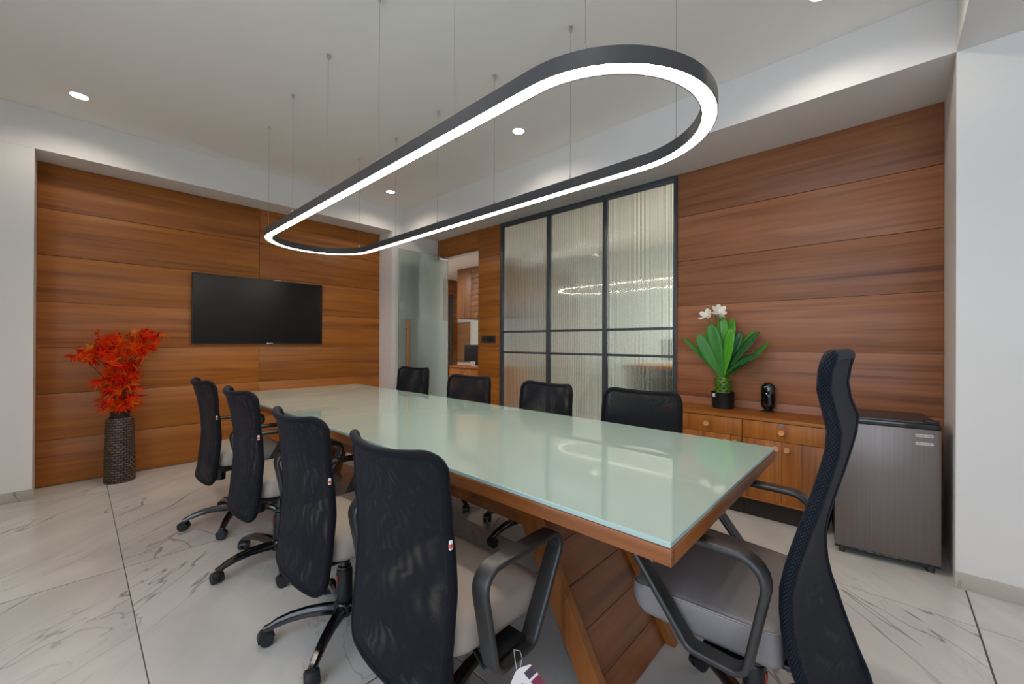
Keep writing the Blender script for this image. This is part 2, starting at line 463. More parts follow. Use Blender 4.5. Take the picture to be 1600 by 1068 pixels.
def mesh_fabric(name, col, fleck, pitch, hole, rough=0.6):
    """open knit: round holes cut by alpha on a UV grid measured in metres"""
    m, nt, b = new_mat(name); N = nt.nodes; L = nt.links
    uv = N.new('ShaderNodeUVMap')
    mp = N.new('ShaderNodeMapping'); mp.inputs['Scale'].default_value = (1 / pitch, 1 / (pitch * 0.8), 1)
    L.new(uv.outputs[0], mp.inputs['Vector'])
    sp = N.new('ShaderNodeSeparateXYZ'); L.new(mp.outputs[0], sp.inputs[0])
    def sn(sock, ph):
        a = N.new('ShaderNodeMath'); a.operation = 'MULTIPLY_ADD'; a.inputs[1].default_value = 2 * PI; a.inputs[2].default_value = ph; L.new(sock, a.inputs[0])
        s = N.new('ShaderNodeMath'); s.operation = 'SINE'; L.new(a.outputs[0], s.inputs[0]); return s.outputs[0]
    pr = N.new('ShaderNodeMath'); pr.operation = 'MULTIPLY'; L.new(sn(sp.outputs[0], 0), pr.inputs[0]); L.new(sn(sp.outputs[1], 0), pr.inputs[1])
    gt = N.new('ShaderNodeMath'); gt.operation = 'LESS_THAN'; gt.inputs[1].default_value = hole; L.new(pr.outputs[0], gt.inputs[0])
    L.new(gt.outputs[0], b.inputs['Alpha'])
    mr = N.new('ShaderNodeMapRange'); mr.inputs['From Min'].default_value = -1.0; mr.inputs['From Max'].default_value = 0.2
    L.new(pr.outputs[0], mr.inputs['Value'])
    mix = N.new('ShaderNodeMixRGB'); mix.inputs['Color1'].default_value = fleck; mix.inputs['Color2'].default_value = col
    L.new(mr.outputs[0], mix.inputs['Fac']); L.new(mix.outputs['Color'], b.inputs['Base Color'])
    b.inputs['Roughness'].default_value = rough; b.inputs['Specular IOR Level'].default_value = 0.12; b.inputs['Sheen Weight'].default_value = 0.04
    b.inputs['Sheen Tint'].default_value = (0.6, 0.7, 1, 1)
    bp = N.new('ShaderNodeBump'); bp.inputs['Strength'].default_value = 0.4; bp.inputs['Distance'].default_value = 0.001
    L.new(pr.outputs[0], bp.inputs['Height']); L.new(bp.outputs['Normal'], b.inputs['Normal'])
    return m
M['mesh'] = mesh_fabric('black_mesh_fabric', srgb(24, 25, 28), srgb(36, 38, 44), 0.0052, 0.46)
M['mesh_edge'] = mesh_fabric('black_mesh_border', srgb(13, 14, 17), srgb(24, 26, 33), 0.0052, 2.0)
M['mesh_exec'] = mesh_fabric('black_mesh_executive', srgb(10, 10, 11), srgb(18, 19, 23), 0.006, 0.80)
M['mesh_exec_edge'] = mesh_fabric('black_knit_border', srgb(11, 12, 15), srgb(36, 44, 60), 0.0095, 2.0)

# ------------------------------------------------------------------ the room
XL, YN = -1.7, -2.6
YW, YB, ZS, ZC = 5.016, 4.708, 2.641, 2.947
XB, XW, XNL, XNR, YP = 2.953, 3.505, -0.2215, 2.78, -0.255
W0, W1, WT = 3.441, 1.315, 2.636
DJ, HD = 3.841, 2.382
CX1, CY1, CZ = 6.1, 7.4, 2.66          # corridor beyond the right wall
ROWS = [0.004, 0.378, 0.757, 1.135, 1.511, 1.890, 2.270, ZS]

# floor: every tile its own piece, joints recessed
fl = struct(box('floor', (XL - 0.1, CX1 + 0.1, YN - 0.1, CY1 + 0.1, -0.06, -0.0009), M['grout']))
TX, TY = 0.805, 1.614
bm = bmesh.new(); bm_box(bm, -TX / 2 + 0.0018, TX / 2 - 0.0018, -TY / 2 + 0.003, TY / 2 - 0.003, -0.012, 0.0, 0.0008, 1)
tile_me = mesh_from(bm, 'tile'); tile_me.materials.append(M['tile'])
for i in range(-3, 8):
    for j in range(-5, 2):
        cx = 0.1777 + TX * (i + 0.5); cy = 4.5545 + TY * (j + 0.5)
        if cx + TX / 2 < XL or cx - TX / 2 > CX1 or cy + TY / 2 < YN or cy - TY / 2 > CY1: continue
        link('tile', tile_me, None, fl, loc=(cx - fl.location.x, cy - fl.location.y, -fl.location.z))

# ceiling and beams
ce = struct(box('ceiling', (XL - 0.1, XW + 0.12, YN - 0.1, YW + 0.12, ZC, ZC + 0.12), M['ceil'], center=False))
box('beam', (XL - 0.1, XW + 0.11, YB, YW + 0.11, ZS, ZC - 0.001), M['paint'], ce, center=False)
box('beam', (XB, XW + 0.11, YP, YB, ZS, ZC - 0.001), M['paint'], ce, center=False)
box('beam', (XL - 0.1, XW + 0.11, YP - 0.62, YP, ZS, ZC - 0.001), M['paint'], ce, center=False)

# far wall (television wall): plaster, pillars, veneer panels
wf = struct(box('wall_far', (XL - 0.1, XW + 0.11, YW + 0.024, YW + 0.11, 0, ZS - 0.001), M['paint'], center=False))
box('pillar', (XL - 0.1, XNL, YB, YW + 0.023, 0, ZS - 0.001), M['paint'], wf, center=False)
box('pillar', (XNR, XW + 0.1, YB, YW + 0.023, 0, ZS - 0.001), M['paint'], wf, center=False)
for xa, xb in ((XNL, 1.354), (1.354, XNR)):
    for za, zb in zip(ROWS, ROWS[1:]):
        box('panel', (xa + 0.0016, xb - 0.0016, YW, YW + 0.022, za + 0.0018, zb - 0.0018), M['teak_x'], wf, 0.001)

# right wall with the fluted window and the door opening
bm = bmesh.new()
for e in ((YN, W1, 0, ZS), (W0, DJ, 0, ZS), (DJ, YB, HD, ZS)):
    bm_box(bm, XW + 0.022, XW + 0.11, e[0], e[1], e[2], e[3] - 0.001)
wr = struct(obj('wall_right', bm, M['paint']))
box('pillar', (XB, XW + 0.02, YN, YP, 0, ZS - 0.001), M['paint'], wr, center=False)
for za, zb in zip(ROWS, ROWS[1:]):
    box('panel', (XW, XW + 0.02, YP + 0.002, W1 - 0.001, za + 0.0018, zb - 0.0018), M['teak_wall_y'], wr, 0.001)
    box('panel', (XW, XW + 0.02, W0 + 0.001, DJ, za + 0.0018, zb - 0.0018), M['teak_y'], wr, 0.001)
box('panel', (XW, XW + 0.02, DJ + 0.002, YB - 0.002, HD, ZS - 0.002), M['teak_y'], wr, 0.001)
box('door_lining', (XW + 0.02, XW + 0.112, DJ - 0.012, DJ, 0.003, HD), M['teak_z'], wr)

# left wall with the daylight window, and the wall behind the camera
bm = bmesh.new()
for e in ((YN, -2.1, 0, ZC), (1.7, YW, 0, ZC), (-2.1, 1.7, 0, 0.55), (-2.1, 1.7, 2.55, ZC)):
    bm_box(bm, XL - 0.1, XL, e[0], e[1], e[2], e[3] - 0.001)
struct(obj('wall_left', bm, M['paint']))
struct(box('wall_near', (XL - 0.1, XW + 0.1, YN - 0.1, YN, 0, ZC - 0.001), M['paint'], center=False))
w2 = struct(empty('window_2', (XL - 0.05, -0.2, 0.55)))
for y in (-1.875, -0.63, 0.63, 1.875):
    box('mullion', (-0.03, 0.03, y - 0.025, y + 0.025, 0, 2.0), M['frame'], w2)
for z in (0.02, 1.98):
    box('rail', (-0.03, 0.03, -1.9, 1.9, z - 0.02, z + 0.02), M['frame'], w2)

# skirting
struct(box('baseboard_left', (XL, XNL + 0.004, YB - 0.012, YB, 0, 0.077), M['skirt'], None, 0.001))
struct(box('baseboard_right', (XB - 0.012, XB, YN, YP + 0.004, 0, 0.077), M['skirt'], None, 0.001))

# window_1: dark grid of fluted panes
w1 = struct(empty('window_1', (XW, (W0 + W1) / 2, 0)))
yc = (W0 + W1) / 2
m1, m2, r1, r2 = 2.708, 2.0126, 1.3248, 1.0792
def bar(nm, ya, yb, za, zb, xa=-0.012, xb=0.04):
    box(nm, (xa, xb, ya - yc, yb - yc, za, zb), M['frame'], w1, 0.0012)
bar('frame_stile', W0 - 0.042, W0, 0.002, WT); bar('frame_stile', W1, W1 + 0.03, 0.002, WT)
bar('frame_head', W1 + 0.03, W0 - 0.042, WT - 0.045, WT); bar('frame_sill', W1 + 0.03, W0 - 0.042, 0.002, 0.045)
for mm in (m1, m2):
    bar('mullion', mm - 0.021, mm + 0.021, 0.045, WT - 0.045)
ys = [W1 + 0.03, m2 - 0.021, m2 + 0.021, m1 - 0.021, m1 + 0.021, W0 - 0.042]
for k in range(3):
    for rr in (r1, r2):
        bar('rail', ys[2 * k], ys[2 * k + 1], rr - 0.0115, rr + 0.0115, -0.006, 0.034)
zs_ = [0.045, r2 - 0.0115, r2 + 0.0115, r1 - 0.0115, r1 + 0.0115, WT - 0.045]
for k in range(3):
    for q in range(3):
        ya, yb, za, zb = ys[2 * k] - yc, ys[2 * k + 1] - yc, zs_[2 * q], zs_[2 * q + 1]
        bm = bmesh.new()
        nrib = int(round((yb - ya) / 0.0125)); ns = nrib * 6
        f0 = [bm.verts.new((0.010, ya, za)), bm.verts.new((0.010, yb, za)), bm.verts.new((0.010, yb, zb)), bm.verts.new((0.010, ya, zb))]
        lo = []; hi = []
        for s in range(ns + 1):
            y = ya + (yb - ya) * s / ns
            x = 0.0165 + 0.0034 * abs(math.sin(PI * nrib * s / ns))
            lo.append(bm.verts.new((x, y, za))); hi.append(bm.verts.new((x, y, zb)))
        bm.faces.new(f0)
        for s in range(ns):
            bm.faces.new((lo[s], lo[s + 1], hi[s + 1], hi[s]))
        bm.faces.new((f0[0], f0[3], hi[0], lo[0])); bm.faces.new((f0[1], lo[-1], hi[-1], f0[2]))
        bm.faces.new([f0[0]] + lo + [f0[1]]); bm.faces.new([f0[3]] + hi + [f0[2]])
        obj('pane', bm, M['fluted'], w1, smooth=True, angle=50)

# door_1: frameless glass leaf standing open at right angles to the right wall
YD = 4.6
d1 = struct(box('door_1', (2.813, 3.61, YD - 0.006, YD + 0.006, 0.012, 2.402), M['door_glass'], None, 0.0008))
dl = d1.location
def dpart(nm, ext, mat, bev=0.0008):
    return box(nm, (ext[0] - dl.x, ext[1] - dl.x, ext[2] - dl.y, ext[3] - dl.y, ext[4] - dl.z, ext[5] - dl.z), mat, d1, bev)
dpart('frosted_film', (2.837, 3.609, YD - 0.0072, YD - 0.0064, 0.014, 1.503), M['film'], 0)
dpart('top_clamp', (3.45, 3.625, YD - 0.014, YD + 0.014, 2.355, 2.408), M['chrome'], 0.003)
dpart('bottom_clamp', (3.45, 3.625, YD - 0.014, YD + 0.014, 0.004, 0.055), M['chrome'], 0.003)
for s in (-1, 1):
    bm = bmesh.new(); bm_cyl(bm, (0, 0, 0.35), (0, 0, 1.487), 0.0165, n=20)
    hb = obj('pull_handle', bm, M['teak_z'], d1, smooth=True, loc=(2.921 - dl.x, YD + s * 0.055 - dl.y, -dl.z))
    for z in (0.46, 1.372):
        bm = bmesh.new(); bm_cyl(bm, (0, 0, 0), (0, -s * 0.049, 0), 0.009, n=12)
        obj('standoff', bm, M['walnut_y'], hb, smooth=True, loc=(0, 0, z))

# ------------------------------------------------------------------ corridor beyond
struct(box('wall_corridor_back', (CX1, CX1 + 0.1, -0.3, CY1 + 0.1, 0, CZ + 0.1), simple('corridor_paint', srgb(222, 228, 222), 0.7, var=0.03), center=False))
we = struct(box('wall_corridor_end', (XW + 0.02, CX1, CY1 + 0.02, CY1 + 0.1, 0, CZ + 0.1), M['paint'], center=False))
for za, zb in zip(ROWS, ROWS[1:]):
    box('panel', (4.6, CX1, CY1, CY1 + 0.018, za + 0.002, zb - 0.002), M['pale_y'] if False else M['teak_x'], we, 0.001)
struct(box('wall_corridor_start', (XW + 0.11, CX1, -0.4, -0.3, 0, CZ + 0.1), M['paint'], center=False))
struct(box('wall_corridor_side', (XW + 0.02, XW + 0.11, YW + 0.115, CY1, 0, CZ), M['paint'], center=False))
struct(box('ceiling_corridor', (XW + 0.112, CX1, -0.3, CY1, CZ, CZ + 0.1), M['ceil'], center=False))
struct(box('trim_1', (5.84, 5.925, CY1 - 0.05, CY1 - 0.001, 0.001, 2.30), M['frame'], None, 0.002))

# ------------------------------------------------------------------ conference table
TX0, TX1, TY0, TY1 = 0.861, 1.962, 0.333, 3.992
tcx, tcy = (TX0 + TX1) / 2, (TY0 + TY1) / 2
tb = empty('conference_table', (tcx, tcy, 0))
tag(tb, 'long teak conference table with a mint green glass top', 'table')
def tp(nm, ext, mat, bev=0.001, parent=None):
    return box(nm, (ext[0] - tcx, ext[1] - tcx, ext[2] - tcy, ext[3] - tcy, ext[4], ext[5]), mat, parent or tb, bev)
tp('tabletop', (TX0 + 0.022, TX1 - 0.022, TY0 + 0.022, TY1 - 0.022, 0.716, 0.7515), M['teak_y'], 0)
tp('edge_band', (TX0, TX0 + 0.0215, TY0 + 0.0002, TY1 - 0.0002, 0.714, 0.7515), M['walnut_y'])
tp('edge_band', (TX1 - 0.0215, TX1, TY0 + 0.0002, TY1 - 0.0002, 0.714, 0.7515), M['walnut_y'])
tp('edge_band', (TX0 + 0.0217, TX1 - 0.0217, TY0, TY0 + 0.0215, 0.714, 0.7515), M['walnut_x'])
tp('edge_band', (TX0 + 0.0217, TX1 - 0.0217, TY1 - 0.0215, TY1, 0.714, 0.7515), M['walnut_x'])
bm = bmesh.new(); hx, hy = (TX1 - TX0) / 2 - 0.003, (TY1 - TY0) / 2 - 0.003
bm_box(bm, -hx, hx, -hy, hy, 0.752, 0.765, 0.0015, 1)
bm.normal_update()
for f in bm.faces:
    f.material_index = 0 if f.calc_center_median().z > 0.7649 else 1
gt = obj('glass_top', bm, [M['glass_top'], M['glass_edge']], tb)
gt['label'] = 'mint green frosted glass sheet'
# slanted legs: two cheeks with planks between them; apron boards from leg to leg
XA, XBr, TH = 1.13, 1.63, 0.035
LEAN = 0.575
for sgn in (1, -1):
    def yy(y): return (y - tcy) * sgn
    for xa in (XA, XBr - TH):
        bm = bmesh.new()
        bm_prism(bm, [(yy(0.602), 0.0), (yy(0.602 + LEAN * 0.713), 0.713), (yy(0.697 + LEAN * 0.713), 0.713), (yy(0.697), 0.0)], xa - tcx, xa + TH - tcx, lambda a, b, q: (q, a, b), 0.0015)
        # the grain follows the lean of the board
        obj('leg_cheek', bm, M['walnut_z'], tb)
    zb = [0.003, 0.085, 0.205, 0.325, 0.445, 0.565, 0.713]
    for za, zc_ in zip(zb, zb[1:]):
        bm = bmesh.new()
        o0, o1 = 0.637, 0.661
        zm = (za + zc_) / 2; ym = 0.602 + LEAN * zm
        pl = [(yy(o0 + LEAN * (za + 0.0012)) - yy(ym), za + 0.0012 - zm), (yy(o0 + LEAN * (zc_ - 0.0012)) - yy(ym), zc_ - 0.0012 - zm), (yy(o1 + LEAN * (zc_ - 0.0012)) - yy(ym), zc_ - 0.0012 - zm), (yy(o1 + LEAN * (za + 0.0012)) - yy(ym), za + 0.0012 - zm)]
        hw = (XBr - XA - 2 * TH) / 2 - 0.0005
        bm_prism(bm, pl, -hw, hw, lambda a, b, q: (q, a, b))
        obj('plank', bm, M['walnut_x'], tb, loc=((XA + XBr) / 2 - tcx, yy(ym), zm))
ZA = 0.515
ya0, ya1 = 0.697 + LEAN * ZA + 0.001, 0.697 + LEAN * 0.713 + 0.001
for xa in (XA, XBr - TH):
    bm = bmesh.new()
    bm_prism(bm, [(ya0 - tcy, ZA), (ya1 - tcy, 0.713), (tcy - ya1, 0.713), (tcy - ya0, ZA)], xa + 0.001 - tcx, xa + TH - 0.001 - tcx, lambda a, b, q: (q, a, b), 0.001)
    obj('apron_board', bm, M['walnut_y'], tb)
tp('apron_bottom', (XA + TH, XBr - TH, ya1 + 0.05, 2 * tcy - ya1 - 0.05, ZA + 0.01, ZA + 0.03), M['walnut_y'])

# ------------------------------------------------------------------ pendant
ZP0, ZP1 = 2.036, 2.090
PXC, PR, PY0, PY1 = 1.4475, 0.4105, 0.865, 3.56
pd = empty('pendant_light', (PXC, (PY0 + PY1) / 2, ZP0))
tag(pd, 'long black oval ring pendant glowing white underneath', 'lamp')
pyc = (PY0 + PY1) / 2
path = []
for k in range(33):
    t = PI * k / 32
    path.append(Vector((PR * math.cos(t), PY1 - pyc + PR * math.sin(t))))
for k in range(33):
    t = PI + PI * k / 32
    path.append(Vector((PR * math.cos(t), PY0 - pyc + PR * math.sin(t))))
hw, hh = 0.0275, ZP1 - ZP0
cs = [(-hw, 0), (-hw + 0.0035, 0), (-hw + 0.0035, 0.006), (hw - 0.0035, 0.006), (hw - 0.0035, 0), (hw, 0), (hw, hh), (-hw, hh)]
bm = bmesh.new(); bm_planar_sweep(bm, path, cs, lambda a, b, q: (a, b, q))
obj('housing', bm, M['pend'], pd, smooth=True)
bm = bmesh.new(); bm_planar_sweep(bm, path, [(-hw + 0.0036, 0.0015), (hw - 0.0036, 0.0015), (hw - 0.0036, 0.0055), (-hw + 0.0036, 0.0055)], lambda a, b, q: (a, b, q))
df = obj('diffuser', bm, emission('pendant_diffuser', (1.0, 0.89, 0.76, 1), E_PEND), pd, smooth=True)
df['label'] = 'glowing white diffuser strip'
cab = bmesh.new(); bm_cyl(cab, (0, 0, ZP1 - ZP0 + 0.02), (0, 0, ZC - ZP0 - 0.02), 0.0011, n=6)
cab_me = mesh_from(cab, 'cable'); cab_me.materials.append(M['cord'])
anc = bmesh.new(); bm_lathe(anc, [(0.004, -0.034), (0.006, -0.030), (0.009, -0.012), (0.009, 0.0)], 12, (0, 0, ZC - ZP0)); anc_me = mesh_from(anc, 'ceiling_anchor', True); anc_me.materials.append(M['chrome'])
grp = bmesh.new(); bm_lathe(grp, [(0.0065, -0.001), (0.0065, 0.020), (0.003, 0.032)], 12, (0, 0, ZP1 - ZP0)); grp_me = mesh_from(grp, 'cable_gripper', True); grp_me.materials.append(M['chrome'])
for y in (0.69, 1.286, 1.887, 2.5, 3.09, 3.70):
    off = max(0, y - PY1, PY0 - y)
    dx = math.sqrt(PR * PR - off * off)
    for s in (-1, 1):
        l = (s * dx, y - pyc, 0)
        link('cable', cab_me, None, pd, l); link('ceiling_anchor', anc_me, None, pd, l); link('cable_gripper', grp_me, None, pd, l)

# ------------------------------------------------------------------ recessed downlights
disc_m = emission('downlight_lens', (1.0, 0.93, 0.84, 1), 12.0)
ring = bmesh.new(); bm_lathe(ring, [(0.047, 0.0), (0.058, 0.0), (0.058, -0.004), (0.050, -0.006), (0.047, -0.004)], 32, cap=False)
ring_me = mesh_from(ring, 'trim_ring', True); ring_me.materials.append(M['white'])
dsc = bmesh.new(); bm_lathe(dsc, [(0.0465, -0.0005), (0.0465, -0.0028)], 32); dsc_me = mesh_from(dsc, 'lens'); dsc_me.materials.append(disc_m)
DL = [((0.005, 4.24), 'recessed round ceiling downlight above the left white pillar'),
      ((2.48, 4.24), 'recessed round ceiling downlight in the corner near the glass door'),
      ((2.48, 2.235), 'recessed round ceiling downlight above the fluted window, seen through the pendant ring'),
      ((2.52, 0.238), 'recessed round ceiling downlight above the small fridge at the top edge'),
      ((0.005, 2.235), 'recessed round ceiling downlight on the left, above the row of chairs'),
      ((0.005, 0.238), 'recessed round ceiling downlight over the near left part of the room')]
for (x, y), lab in DL:
    o = empty('downlight', (x, y, ZC)); tag(o, lab, 'ceiling light', 'recessed downlights')
    link('trim_ring', ring_me, None, o, (0, 0, -0.0003)); link('lens', dsc_me, None, o, (0, 0, -0.0005))
    l = bpy.data.lights.new('downlight_beam', 'SPOT'); l.energy = P_SPOT; l.color = (1.0, 0.90, 0.77)
    l.spot_size = R(156); l.spot_blend = 0.5; l.shadow_soft_size = 0.045
    lo = bpy.data.objects.new('downlight_beam', l); COL.objects.link(lo); lo.parent = o; lo.location = (0, 0, -0.012)

# ------------------------------------------------------------------ television
tvx0, tvx1, tvz0, tvz1 = 0.766, 2.008, 1.170, 1.871
tv = empty('television', ((tvx0 + tvx1) / 2, YW - 0.03, (tvz0 + tvz1) / 2)); tag(tv, 'black flat screen television mounted on the teak wall', 'television')
hw_, hh_ = (tvx1 - tvx0) / 2, (tvz1 - tvz0) / 2
bm = bmesh.new(); bm_box(bm, -hw_, hw_, -0.012, 0.012, -hh_, hh_, 0.003); obj('bezel', bm, M['bezel'], tv, smooth=True)
box('screen', (-hw_ + 0.006, hw_ - 0.006, -0.0135, -0.0121, -hh_ + 0.012, hh_ - 0.006), M['screen'], tv)
box('rear_housing', (-hw_ * 0.6, hw_ * 0.6, 0.012, 0.029, -hh_ * 0.6, hh_ * 0.6), M['black'], tv, 0.003)
box('logo_tab', (0.03, 0.09, -0.0142, -0.0125, -hh_ - 0.004, -hh_ + 0.008), M['chrome'], tv, 0.001)
box('top_sensor', (0.10, 0.17, -0.011, 0.006, hh_ - 0.001, hh_ + 0.006), M['chrome'], tv, 0.001)

# ------------------------------------------------------------------ switch plate
sw = empty('switch_plate', (XW - 0.001, 3.645, 1.236)); tag(sw, 'dark grey switch plate on the teak pier beside the fluted window', 'switch')
box('plate', (-0.009, 0.0, -0.125, 0.125, -0.047, 0.047), simple('switch_grey', srgb(64, 56, 52), 0.4), sw, 0.003)
for k in range(3):
    box('rocker', (-0.0125, -0.009, -0.105 + k * 0.045, -0.065 + k * 0.045, -0.03, 0.03), M['black'], sw, 0.001)
bm = bmesh.new(); bm_cyl(bm, (-0.014, 0.075, 0), (-0.009, 0.075, 0), 0.022, n=20); obj('dial', bm, M['black'], sw, smooth=True)

# ------------------------------------------------------------------ credenza: two units, one worktop
XF = 3.13; ZT = 0.696
wt = box('worktop', (XF - 0.005, XW - 0.002, 0.266, W1 - 0.004, ZT - 0.022, ZT), M['teak_y'], None, 0.0015)
tag(wt, 'long teak worktop over the low cabinets, carrying the potted plant', 'worktop')
def knob(parent, loc):
    bm = bmesh.new()
    bm_lathe(bm, [(0.006, 0.0), (0.006, 0.008), (0.0165, 0.014), (0.0185, 0.019), (0.0165, 0.022), (0.010, 0.0195), (0.0, 0.0185)], 20, cap=False)
    for v in bm.verts:
        v.co = Vector((-v.co.z, v.co.y, v.co.x))
    bmesh.ops.remove_doubles(bm, verts=bm.verts[:], dist=1e-5)
    o = obj('knob', bm, M['knob'], parent, smooth=True, loc=loc); return o
def unit(ya, yb, seam, lab, lock, knob_y):
    c = (XF + 0.02, (ya + yb) / 2, 0.0)
    t = empty('cabinet', c); tag(t, lab, 'cabinet', 'low teak cabinets on the right wall')
    W = (yb - ya) / 2
    box('body', (0.0, XW - 0.003 - c[0], -W + 0.001, W - 0.001, 0.136, ZT - 0.0225), M['teak_z'], t)
    box('plinth', (0.05, XW - 0.01 - c[0], -W + 0.001, W - 0.001, 0.001, 0.1355), simple('plinth_dark', srgb(34, 26, 20), 0.6), t)
    zd = 0.552
    dr = box('drawer_front', (-0.02, -0.0005, -W + 0.0015, W - 0.0015, zd + 0.0015, ZT - 0.026), M['teak_z'], t, 0.0008)
    knob(dr, (-0.01, knob_y - c[1], 0.613 - dr.location.z))
    if lock:
        bm = bmesh.new(); bm_cyl(bm, (-0.004, 0, 0), (0.0, 0, 0), 0.012, 0.0125, 20)
        lk = obj('lock', bm, M['chrome'], dr, smooth=True, loc=(-0.01, knob_y - c[1], 0.660 - dr.location.z))
    sy = seam - c[1]
    for a, b, ky in ((-W + 0.0015, sy - 0.001, sy - 0.03), (sy + 0.001, W - 0.0015, sy + 0.03)):
        do = box('door', (-0.02, -0.0005, a, b, 0.150, zd - 0.0015), M['teak_z'], t, 0.0008)
        knob(do, (-0.01, ky - (a + b) / 2, 0.505 - do.location.z))
    box('base_rail', (-0.02, -0.0005, -W + 0.0015, W - 0.0015, 0.136, 0.1485), M['teak_y'], t, 0.0008)
unit(0.268, 0.7275, 0.4965, 'low teak cabinet with locked drawer next to the small fridge', True, 0.4965)
unit(0.7285, W1 - 0.006, 0.800, 'low teak cabinet under the potted plant', False, 0.957)

# ------------------------------------------------------------------ small fridge
fr = empty('mini_fridge', (3.0, 0.0, 0.0), R(7.0)); tag(fr, 'small dark steel fridge standing between the cabinet and white pillar', 'fridge')
fw = 0.215; fd = 0.40
box('body', (0.05, fd, -fw + 0.004, fw - 0.004, 0.035, 0.765), M['fridge_side'], fr, 0.006)
dr = box('door', (0.0, 0.046, -fw, fw, 0.045, 0.748), M['fridge'], fr, 0.006)
box('handle_strip', (-0.001, 0.046, -fw, fw, 0.7485, 0.775), M['fridge_black'], fr, 0.004)
box('top_cover', (0.03, fd, -fw + 0.002, fw - 0.002, 0.7655, 0.783), M['fridge_side'], fr, 0.005)
box('hinge_cap', (0.008, 0.06, -fw + 0.004, -fw + 0.06, 0.7835, 0.792), M['black'], fr, 0.003)
box('bottom_trim', (0.002, 0.046, -fw + 0.002, fw - 0.002, 0.034, 0.0445), M['fridge_black'], fr, 0.002)
for s in (-1, 1):
    for x in (0.035, fd - 0.05):
        bm = bmesh.new(); bm_lathe(bm, [(0.016, 0.0), (0.018, 0.006), (0.012, 0.034)], 14); obj('foot', bm, M['fridge_side'], fr, smooth=True, loc=(x, s * (fw - 0.035), 0.0))
for z, txt, mt in ((0.714, 'HandiFreWiz', M['ink']), (0.672, 'BaroFresh', M['green_ink'])):
    bm = bmesh.new()
    pl = fillet([(-0.034, -0.008), (0.034, -0.008), (0.034, 0.008), (-0.034, 0.008)], 0.004, 3)
    bm_prism(bm, pl, 0.0, 0.001, lambda a, b, q: (-q, -a, b))
    st = obj('sticker', bm, M['sticker'], fr, loc=(-0.0002, -fw + 0.064, z))
    tm = text_mesh(txt, 0.0115); tm.materials.clear(); tm.materials.append(mt)
    link('lettering', tm, None, st, loc=(-0.0012, 0, 0), rot=(R(90), 0, R(-90)))

# ------------------------------------------------------------------ office chairs
def interp(tab, z):
    if z <= tab[0][0]: return tab[0][1]
    for (a, fa), (b, fb) in zip(tab, tab[1:]):
        if z <= b:
            t = (z - a) / (b - a); t2 = t * t * (3 - 2 * t)
            return fa + (fb - fa) * (0.5 * t + 0.5 * t2)
    return tab[-1][1]

def uv_tube(bm, pts, r, n=10, flat=1.0):
    """closed tube with UVs in metres"""
    uvl = bm.loops.layers.uv.verify()
    pts = [Vector(p) for p in pts]; m = len(pts); rings = []; arc = [0.0]; prev = None
    for i in range(m):
        arc.append(arc[-1] + (pts[(i + 1) % m] - pts[i]).length)
    for i, p in enumerate(pts):
        d = (pts[(i + 1) % m] - pts[i - 1]).normalized()
        u = Vector((1, 0, 0)); u = (u - d * u.dot(d)).normalized(); v = d.cross(u)
        rings.append([bm.verts.new(p + (u * math.cos(2 * PI * k / n) * flat + v * math.sin(2 * PI * k / n)) * r) for k in range(n)])
    for i in range(m):
        A = rings[i]; B = rings[(i + 1) % m]
        for k in range(n):
            j = (k + 1) % n
            f = bm.faces.new((A[k], A[j], B[j], B[k]))
            uu = [(arc[i], 2 * PI * r * k / n), (arc[i], 2 * PI * r * (k + 1) / n), (arc[i + 1], 2 * PI * r * (k + 1) / n), (arc[i + 1], 2 * PI * r * k / n)]
            for lp, c in zip(f.loops, uu):
                lp[uvl].uv = c

def back_pieces(parent, prof, hwf, curl, zb, zt, rad_t, rad_b, r_tube, off, mats, flat=1.0, nm='back_frame', saddle=0.0):
    def hw(z):
        w = interp(hwf, z)
        if z > zt - rad_t:
            q = z - (zt - rad_t); w = w - rad_t + math.sqrt(max(0, rad_t ** 2 - q * q))
        if z < zb + rad_b:
            q = (zb + rad_b) - z; w = w - rad_b + math.sqrt(max(0, rad_b ** 2 - q * q))
        return w
    def pt(u, z):
        w = hw(z); y = u * w
        c = interp(curl, z)
        zz = z - saddle * max(0.0, (z - (zt - 0.22)) / 0.22) ** 2 * (1 - min(1, (abs(y) / 0.2)) ** 2)
        return Vector((interp(prof, z) + c * (abs(y) / 0.225) ** 2.2, y, zz))
    zsamp = [zb + rad_b * (1 - math.cos(PI / 2 * k / 6)) for k in range(6)]
    zsamp += [zb + rad_b + (zt - zb - rad_b - rad_t) * k / 18 for k in range(19)]
    zsamp += [zt - rad_t + rad_t * math.sin(PI / 2 * k / 6) for k in range(1, 7)]
    per = [pt(-1, z) for z in zsamp] + [pt(-1 + 2 * k / 12, zt) for k in range(1, 12)] + [pt(1, z) for z in reversed(zsamp)] + [pt(1 - 2 * k / 12, zb) for k in range(1, 12)]
    bm = bmesh.new(); uv_tube(bm, per, r_tube, 10, flat)
    fo = obj(nm, bm, mats[1], parent, smooth=True, angle=180)
    for s in (1, -1):
        bm = bmesh.new(); uvl = bm.loops.layers.uv.verify(); nu = 14; grid = []
        for z in zsamp:
            row = []
            for k in range(nu + 1):
                p = pt(-1 + 2 * k / nu, z) + Vector((s * off, 0, 0)); row.append((bm.verts.new(p), (p.y, z)))
            grid.append(row)
        for a, b in zip(grid, grid[1:]):
            for k in range(nu):
                q = (a[k], a[k + 1], b[k + 1], b[k])
                f = bm.faces.new([x[0] for x in q])
                for lp, x in zip(f.loops, q):
                    lp[uvl].uv = x[1]
        obj('mesh_panel', bm, mats[0], fo, smooth=True, angle=180)
    return fo

